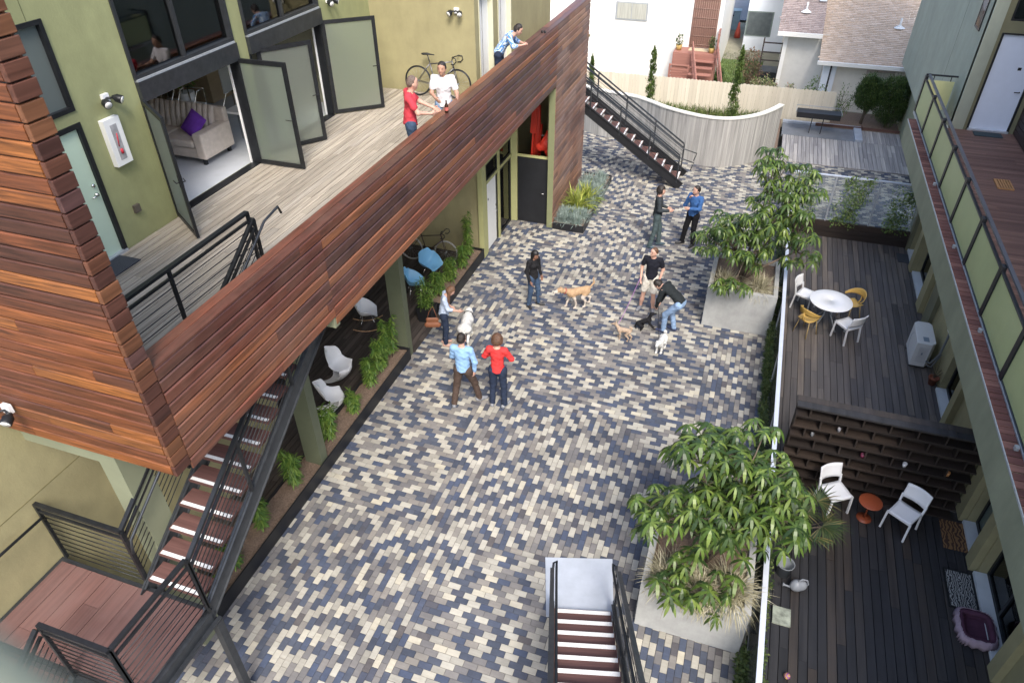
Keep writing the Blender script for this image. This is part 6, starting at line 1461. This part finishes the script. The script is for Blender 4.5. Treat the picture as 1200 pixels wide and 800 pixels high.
    for s in 'RL':
        fd = nrm(J['ft'+s]*V3(1,1,0)); a = J['an'+s]; base = a[2]-.085
        S = [cap(a-fd*.045+V3(0,0,-.045), a+fd*.05+V3(0,0,-.045), .043, .043), cap(a+fd*.05+V3(0,0,-.05), a+fd*.155+V3(0,0,-.055), .044, .034), cap(a, a+V3(0,0,-.03), .044, .046)]
        lo, hi = bounds(S); sdf_mb(lambda P: np.maximum(sdf(S, P, .02), base+.002-P[..., 2]), lo, hi, .0105).build('shoe', shoes, t, LOCAL)
    return t
def g2l(loc, yaw, p):
    c, s = math.cos(R(-yaw)), math.sin(R(-yaw)); x, y = p[0]-loc[0], p[1]-loc[1]; return (c*x-s*y, s*x+c*y)
DEN = cloth('blue_denim', (.045,.075,.13)); DEN2 = cloth('dark_denim', (.022,.032,.06)); DENL = cloth('light_denim', (.22,.32,.48)); DENG = cloth('grey_denim', (.06,.085,.09))
SHB = mat('black_shoe', (.02,.02,.022), .5, .2, 8, .1); SHG = mat('grey_shoe', (.20,.21,.23), .7, .2, 8, .1); SHW = mat('white_shoe', (.55,.55,.55), .6, .2, 8, .1); SHBL = mat('navy_shoe', (.03,.04,.09), .6, .2, 8, .1)
BR = dict
# 1 man in pale blue sweater, back to the viewer
person('man seen from behind in a pale blue sweater and brown trousers', (-4.6, 10.15, 0), 4, cloth('pale_blue_knit', (.25,.42,.66)), cloth('brown_wool', (.075,.052,.042)), SHG, SKIN, HAIRD, H=1.84,
       pose=BR(anL=(-.19,-.10,.085), anR=(.24,.20,.085), knL=(-.15,.0,.49), knR=(.17,.15,.49), elR=(.25,-.02,1.15), wrR=(.23,.0,.90), elL=(-.22,.06,1.15), wrL=(-.12,.26,1.10), ftR=(.9,.6,0), ftL=(-.2,1,0)), hairstyle='short', headf=(.25,1,-.12))
person('woman seen from behind in a red top and dark jeans with arms folded', (-3.93, 10.35, 0), 6, cloth('red_knit', (.62,.045,.045)), DEN2, SHG, SKIN, HAIRB, H=1.83,
       pose=BR(anL=(-.12,-.02,.085), anR=(.13,-.02,.085), elR=(.27,.03,1.20), wrR=(.06,.25,1.21), elL=(-.26,.03,1.20), wrL=(-.06,.26,1.17), ftR=(.5,1,0)), hairstyle='curly', headf=(-.15,1,-.1), female=True)
person('woman in a pale blue blouse with long brown hair looking down at the white dog', (-5.80, 11.95, 0), -70, cloth('pale_blouse', (.42,.50,.64)), DEN2, mat('tan_shoe', (.4,.25,.2), .6), SKIN, mat('chestnut_hair', (.13,.065,.035), .5, .4, 40, .5), H=1.66, legs='slim',
       pose=BR(chest=(0,.04,1.28), neck=(0,.09,1.44), head=(0,.20,1.56), shR=(.155,.05,1.41), shL=(-.155,.05,1.41), elR=(.20,.12,1.17), wrR=(.14,.34,1.08), elL=(-.20,.02,1.15), wrL=(-.20,.16,.98), anL=(-.07,-.04,.085), anR=(.08,.0,.085)), hairstyle='long', headf=(0,.75,-.6), female=True, sleeve='rolled')
person('person with long black hair in a black hoodie and blue jeans facing the tan dog', (-4.36, 14.12, 0), -118, cloth('black_fleece', (.014,.014,.016)), DEN, SHB, SKIN3, mat('black_hair', (.009,.008,.009), .45, .3, 40, .4), H=1.62,
       pose=BR(head=(0,.05,1.60), anL=(-.14,.06,.085), anR=(.14,-.04,.085), wrR=(.24,.12,.92), ftR=(.3,1,0), ftL=(-.5,1,0)), hairstyle='hood', headf=(-.15,.9,-.35), female=True, legs='slim')
person('man in a dark charcoal sweater and grey-green jeans in profile with a hand raised', (-2.02, 18.1, 0), -80, cloth('charcoal_knit', (.035,.042,.048)), DENG, mat('teal_shoe', (.04,.07,.09), .6), SKIN, HAIRD, H=1.83,
       pose=BR(anL=(-.05,.12,.085), anR=(.16,-.12,.085), elR=(.22,.02,1.15), wrR=(.14,.27,1.12), elL=(-.22,.0,1.15), wrL=(-.12,.25,1.08), ftR=(.4,1,0)), hairstyle='curly', sleeve='long')
person('man in a blue jacket and black trousers holding his chin', (-1.08, 18.42, 0), 150, cloth('cobalt_jacket', (.045,.12,.30)), cloth('black_twill', (.012,.012,.014)), SHB, SKIN, HAIRD, H=1.84,
       pose=BR(anL=(-.10,-.02,.085), anR=(.19,.06,.085), knR=(.14,.06,.50), elR=(.20,.14,1.17), wrR=(.05,.20,1.45), elL=(-.22,.10,1.17), wrL=(-.03,.25,1.18), ftR=(.6,1,0)), hairstyle='short', headf=(.35,1,-.05), curl=1.1)
person('man in a black polo shirt and beige shorts holding a purple leash', (-1.62, 14.87, 0), 178, cloth('black_pique', (.012,.013,.02)), cloth('beige_cotton', (.55,.52,.46)), SHG, SKIN, HAIRB, H=1.76, sleeve='short', legs='shorts',
       pose=BR(anR=(-.0,.0,.085), anL=(-.0,.0,.085), ) | BR(anR=(.17,.05,.085), anL=(-.14,.09,.085), elR=(.25,-.03,1.15), wrR=(.23,.10,.92), elL=(-.25,-.05,1.15), wrL=(-.21,.06,.92), ftR=(.35,1,0), ftL=(-.35,1,0)), hairstyle='crop', headf=(.65,.8,-.05))
bl = (-.95, 14.08, 0)
person('man in a black sweater and light jeans bending down to the small black dog', bl, 75, cloth('black_sweater', (.018,.022,.024)), DENL, SHBL, SKIN, HAIRD, H=1.76,
       pose=BR(pelvis=(0,-.14,.90), waist=(0,-.06,1.0), chest=(0,.14,1.13), neck=(0,.30,1.19), head=(0,.43,1.17), shR=(.17,.24,1.17), shL=(-.17,.24,1.17), elR=(.20,.28,.89), elL=(-.20,.30,.89), wrR=(.10,.36,.66), wrL=(-.10,.36,.62), hipR=(.09,-.16,.86), hipL=(-.09,-.16,.86), anR=(.10,-.06,.085), anL=(-.10,.12,.085), knR=(.11,.04,.49), knL=(-.10,.12,.50)),
       torsof=(0,.55,-.8), headf=(0,.55,-.85), hairstyle='bun', curl=.9)
# people on the deck
person('man in a red polo shirt leaning on the wood parapet', (-5.80, 11.22, ZD), -62, cloth('red_pique', (.55,.055,.075)), DEN, SHB, SKIN, HAIRG, H=1.80, sleeve='short',
       pose=BR(chest=(0,.03,1.29), neck=(0,.04,1.45), head=(0,.09,1.61), elR=(.22,.14,1.16), wrR=(.10,.36,1.10), elL=(-.20,.20,1.22), wrL=(-.05,.42,1.15)), hairstyle='crop', headf=(-.2,1,-.15))
person('man in a white printed t-shirt facing the man in red at the parapet', (-5.66, 12.42, ZD), 195, cloth('white_print', (.66,.64,.66), .12, 16), DENL, SHW, SKIN2, HAIRD, H=1.74, sleeve='short',
       pose=BR(chest=(0,.02,1.29), elL=(-.27,.12,1.17), wrL=(-.30,.30,1.13), elR=(.22,.08,1.16), wrR=(.10,.30,1.12), head=(0,.05,1.61)), hairstyle='short', headf=(.15,1,-.1))
haw = ringmat('aloha_print', (.08,.22,.52), (.55,.66,.78), 'wave', 7, .85)
person('man in a blue and white patterned shirt resting his forearms on the far parapet', (-5.78, 16.05, ZD), -80, haw, DEN2, SHB, SKIN, HAIRD, H=1.76, sleeve='rolled',
       pose=BR(pelvis=(0,-.06,.95), waist=(0,.0,1.06), chest=(0,.13,1.21), neck=(0,.27,1.33), head=(0,.38,1.44), shR=(.18,.20,1.31), shL=(-.18,.20,1.31), elR=(.24,.30,1.13), elL=(-.24,.30,1.13), wrR=(.08,.50,1.13), wrL=(-.08,.50,1.13), hipR=(.09,-.07,.9), hipL=(-.09,-.07,.9), anR=(.1,-.15,.085), anL=(-.1,-.05,.085)), torsof=(0,.8,-.5), headf=(0,.85,-.5), hairstyle='short')
t = thing('beer_bottle', 'dark bottle standing on the parapet between the two men', 'bottle', (-5.17, 11.42, 5.684)); b = MB(); b.lathe([(0,0),(.032,0),(.034,.02),(.034,.12),(.014,.17),(.013,.22),(0,.222)], 14, c=t.location); b.build('glass_body', mat('brown_glass', (.03,.012,.006), .1, 0, 1, 0), t); b = MB(); b.lathe([(.0345,.04),(.0345,.10)], 14, c=t.location); b.build('label', mat('bottle_label', (.45,.12,.10), .6), t)
t = thing('sunglasses', 'pair of dark sunglasses lying on the far parapet cap', 'sunglasses', (-5.13, 17.2, 5.684)); b = MB()
for s in (-1, 1): b.lathe([(0,0),(.028,.002),(.03,.01),(0,.012)], 12, M=Matrix.Rotation(R(80),4,'X'), c=t.location+Vector((s*.035,0,.03))); b.tube([t.location+Vector((s*.06,0,.03)), t.location+Vector((s*.06,.12,.01))], .003, 4)
b.build('frame', BLACKP, t)
t = thing('handbag', 'brown leather handbag hanging at the blouse-wearing woman\'s side', 'bag', (-6.02, 11.78, .55), R(20)); fn = [cap((-.12,0,.07),(.12,0,.07),.07,.07,(0,1,0),.55), cap((-.10,0,.22),(.10,0,.22),.05,.05,(0,1,0),.5)]; lo, hi = bounds(fn); sdf_mb(lambda P: sdf(fn, P, .06), lo, hi, .014).build('bag_body', mat('brown_leather', (.20,.075,.035), .5), t, LOCAL); b = MB(); b.tube([(-.11,0,.25),(-.06,.0,.42),(.03,.03,.55),(.08,.0,.40),(.11,0,.25)], .008, 6); b.build('strap', MATS['brown_leather'], t, LOCAL)
# ------------------------------------------------------------------ dogs
def dog(label, loc, yaw, k, fur, build_=1.0, fluffy=0, tail='up', step=.05, pitch=0, head=(0,.40,.61), ears='flop', patch=None, collar=None, legk=1.0):
    t = thing('dog', label, 'dog', loc, R(yaw)); t.scale = (k,)*3; f = build_; hd = V3(*head); lo_ = V3(0,.06,-.05)
    m_ = nrm(V3(0,1,-.28))
    Bd = [cap((0,.17,.42),(0,-.02,.44),.115*f,.10*f,(1,0,0),.85), cap((0,-.02,.455),(0,-.23,.47),.088*f,.085*f,(1,0,0),.85), cap((0,.20,.46), hd-V3(0,.03,.02), .078*f,.055*f), cap(hd, hd+V3(0,.05,0), .062,.055), cap(hd+m_*.06, hd+m_*.165, .040,.027)]
    for sx in (-1, 1):
        st = step*sx
        Bd += [cap((sx*.065,.17,.42),(sx*.075,.13+st*.3,.29),.055*f,.036), cap((sx*.075,.13+st*.3,.29),(sx*.075,.15+st,.13),.031,.022), cap((sx*.075,.15+st,.13),(sx*.075,.17+st,.03),.021,.022), cap((sx*.075,.17+st,.022),(sx*.075,.205+st,.018),.024,.020),
               cap((sx*.06,-.22,.44),(sx*.08,-.13-st*.3,.29),.075*f,.048), cap((sx*.08,-.13-st*.3,.29),(sx*.078,-.27-st,.16),.042,.026), cap((sx*.078,-.27-st,.16),(sx*.078,-.25-st,.03),.023,.021), cap((sx*.078,-.25-st,.022),(sx*.078,-.21-st,.018),.024,.020)]
        if ears == 'flop': Bd.append(cap(hd+V3(sx*.055,-.01,.03), hd+V3(sx*.085,.0,-.035), .022,.020, (1,0,0), .6))
        else: Bd.append(cap(hd+V3(sx*.04,-.01,.045), hd+V3(sx*.065,-.015,.115), .026,.008))
    if tail == 'up': Bd += [cap((0,-.30,.50),(0,-.40,.62),.026,.022), cap((0,-.40,.62),(0,-.38,.76),.022,.014)]
    elif tail == 'curl': Bd += [cap((0,-.29,.51),(0,-.30,.62),.035,.04), cap((0,-.30,.62),(0,-.22,.66),.04,.03)]
    else: Bd += [cap((0,-.29,.49),(0,-.38,.38),.026,.022), cap((0,-.38,.38),(0,-.42,.24),.022,.014)]
    def fd(P):
        d = sdf(Bd, P, .03)-.006*fluffy
        return d+(.006*fluffy+.0015)*np.sin(P[...,0]*95)*np.sin(P[...,1]*88)*np.sin(P[...,2]*92)
    lo, hi = bounds(Bd)
    mats = fur if isinstance(fur, list) else [fur]
    mf = None
    if len(mats) > 1: mf = lambda c: ((c[:, 2] < .36)*(np.abs(c[:, 0]) > .0)+(c[:, 1] > hd[1]+.09)) > 0
    b = sdf_mb(fd, lo, hi, .0115, None, Matrix.Rotation(R(pitch), 4, 'X') if pitch else None, mf); b.build('body', mats, t, LOCAL)
    M = Matrix.Rotation(R(pitch), 4, 'X'); e = MB(); e.lathe([(0,0),(.016,.006),(.012,.018),(0,.022)], 10, c=tuple(hd+m_*.185), M=Matrix.Rotation(R(-90),4,'X')); e.xf(M); e.build('nose', EYE, t, LOCAL)
    e = MB()
    for sx in (-1, 1): c = hd+V3(sx*.036,.062,.022); e.tube([Vector(c-V3(.006,0,0)), Vector(c), Vector(c+V3(.006,0,0))], [.004,.008,.004], 6)
    e.xf(M); e.build('eyes', EYE, t, LOCAL)
    if collar:
        c0 = V3(0,.20,.46)*.35+(hd-V3(0,.03,.02))*.65; ax = Vector(nrm(hd-V3(0,.2,.46))); u = ax.orthogonal().normalized(); w_ = ax.cross(u); e = MB(); e.tube([Vector(c0)+(u*math.cos(a)+w_*math.sin(a))*.070*f for a in [i*math.pi/8 for i in range(16)]], .010, 6, closed=True); e.xf(M); e.build('collar', collar, t, LOCAL)
    return t
def fur(n, c): return mat(n, c, .85, .22, 14, .6, spec=.2)
TAN = fur('tan_fur', (.40,.27,.16)); CREAMF = fur('cream_fur', (.52,.46,.40)); WHF = fur('white_fur', (.60,.60,.58)); BKF = fur('black_fur', (.012,.012,.014)); SAND = fur('sandy_fur', (.40,.30,.22))
RC = mat('red_collar', (.35,.05,.05), .6, 0, 1, 0)
dog('tan and white dog walking with its tail up toward the person in the black hoodie', (-3.30, 14.42, 0), 124, 1.02, [TAN, CREAMF], tail='up', step=.09, head=(0,.44,.56), collar=RC)
dog('small sandy dog with pointed ears on a leash', (-1.93, 13.43, 0), 82, .60, SAND, ears='up', tail='curl', step=.04, head=(0,.36,.62))
dog('small fluffy white dog facing the viewer', (-1.03, 13.28, 0), 168, .66, WHF, .95, fluffy=2, tail='curl', step=.03, head=(0,.36,.56), collar=mat('black_collar', (.02,.02,.02), .6, 0, 1, 0))
dog('small black dog reared up against the bending man', (-1.40, 13.98, .0), -82, .66, BKF, .9, tail='down', step=.02, pitch=32, head=(0,.36,.60))
dog('large white dog standing by the woman in the pale blouse', (-5.42, 12.30, 0), 12, 1.0, WHF, 1.45, tail='down', step=.05, head=(0,.42,.52), collar=BLACKP)
def leash(label, pts, m):
    t = MB(); P = []
    for a, b in zip(pts, pts[1:]):
        a, b = Vector(a), Vector(b)
        for k in range(8): f = k/8; P.append(a.lerp(b, f)+Vector((0,0,-.05*math.sin(f*math.pi))))
    P.append(Vector(pts[-1])); t.tube(P, .006, 5); tag(t.build('dog_leash', m, None, LOCAL), label, 'leash')
leash('purple leash from the hand of the man in shorts to the small sandy dog', [(-1.86, 14.75, .93), (-2.08, 13.50, .36)], mat('purple_webbing', (.35,.15,.38), .7, 0, 1, 0))
leash('dark leash from the man in shorts to the small white dog', [(-1.42, 14.78, .90), (-1.10, 13.22, .36)], BLACK)

# ------------------------------------------------------------------ parapet beside the viewer, bottom left corner
d = MB(); C0 = Vector((0,0,10)); a_ = C0+CAMROT@Vector((-.101-.61*.036-.79*.25, -.053-.79*.036+.61*.25, -.14)); b_ = C0+CAMROT@Vector((-.0826-.61*.036+.79*.12, -.0674-.79*.036-.61*.12, -.14)); d.beam(a_, b_, .048, .048, CAMROT@Vector((0,0,1)))
tag(d.build('near_handrail', mat('pale_green_rail', (.36,.36,.25), .6, .03), None, LOCAL, bevel=.02), 'blurred pale green rail close to the viewer in the bottom left corner', 'railing')

# ------------------------------------------------------------------ camera, light, world
cam = bpy.data.cameras.new('camera'); co = bpy.data.objects.new('camera', cam); COL.objects.link(co); scene.camera = co
co.location = (0, 0, 10); co.rotation_mode = 'XYZ'; co.rotation_euler = (R(52.998), R(.4716), R(18.902))
cam.sensor_width = 36; cam.lens = 830.68/1200*36; cam.clip_start = .02; cam.clip_end = 1000
cam.dof.use_dof = True; cam.dof.focus_distance = 14; cam.dof.aperture_fstop = 2.8
wd = bpy.data.worlds.new('World'); scene.world = wd; wd.use_nodes = True; nt = wd.node_tree
sky = nt.nodes.new('ShaderNodeTexSky'); sky.sky_type = 'NISHITA'; sky.sun_disc = False
SUN_EL, SUN_AZ = 50, 152   # azimuth measured as a compass bearing from +Y toward +X
sky.sun_elevation = R(SUN_EL); sky.sun_rotation = R(SUN_AZ); sky.air_density = 1.0; sky.dust_density = 3.0; sky.ozone_density = 1.0
nt.links.new(sky.outputs[0], nt.nodes['Background'].inputs[0]); nt.nodes['Background'].inputs[1].default_value = .15
sl_ = bpy.data.lights.new('sun', 'SUN'); so = bpy.data.objects.new('sun', sl_); COL.objects.link(so)
sl_.energy = 1.5; sl_.angle = R(20); sl_.color = (1, .95, .88)
a = R(SUN_AZ); el = R(SUN_EL); dv = Vector((math.sin(a)*math.cos(el), math.cos(a)*math.cos(el), math.sin(el)))
so.rotation_euler = dv.to_track_quat('Z', 'Y').to_euler()
scene.view_settings.view_transform = 'Standard'; scene.view_settings.look = 'None'; scene.view_settings.exposure = 1.3; scene.view_settings.gamma = 1
scene.cycles.max_bounces = 8; scene.cycles.transparent_max_bounces = 12; scene.cycles.use_denoising = True
scene.render.film_transparent = False
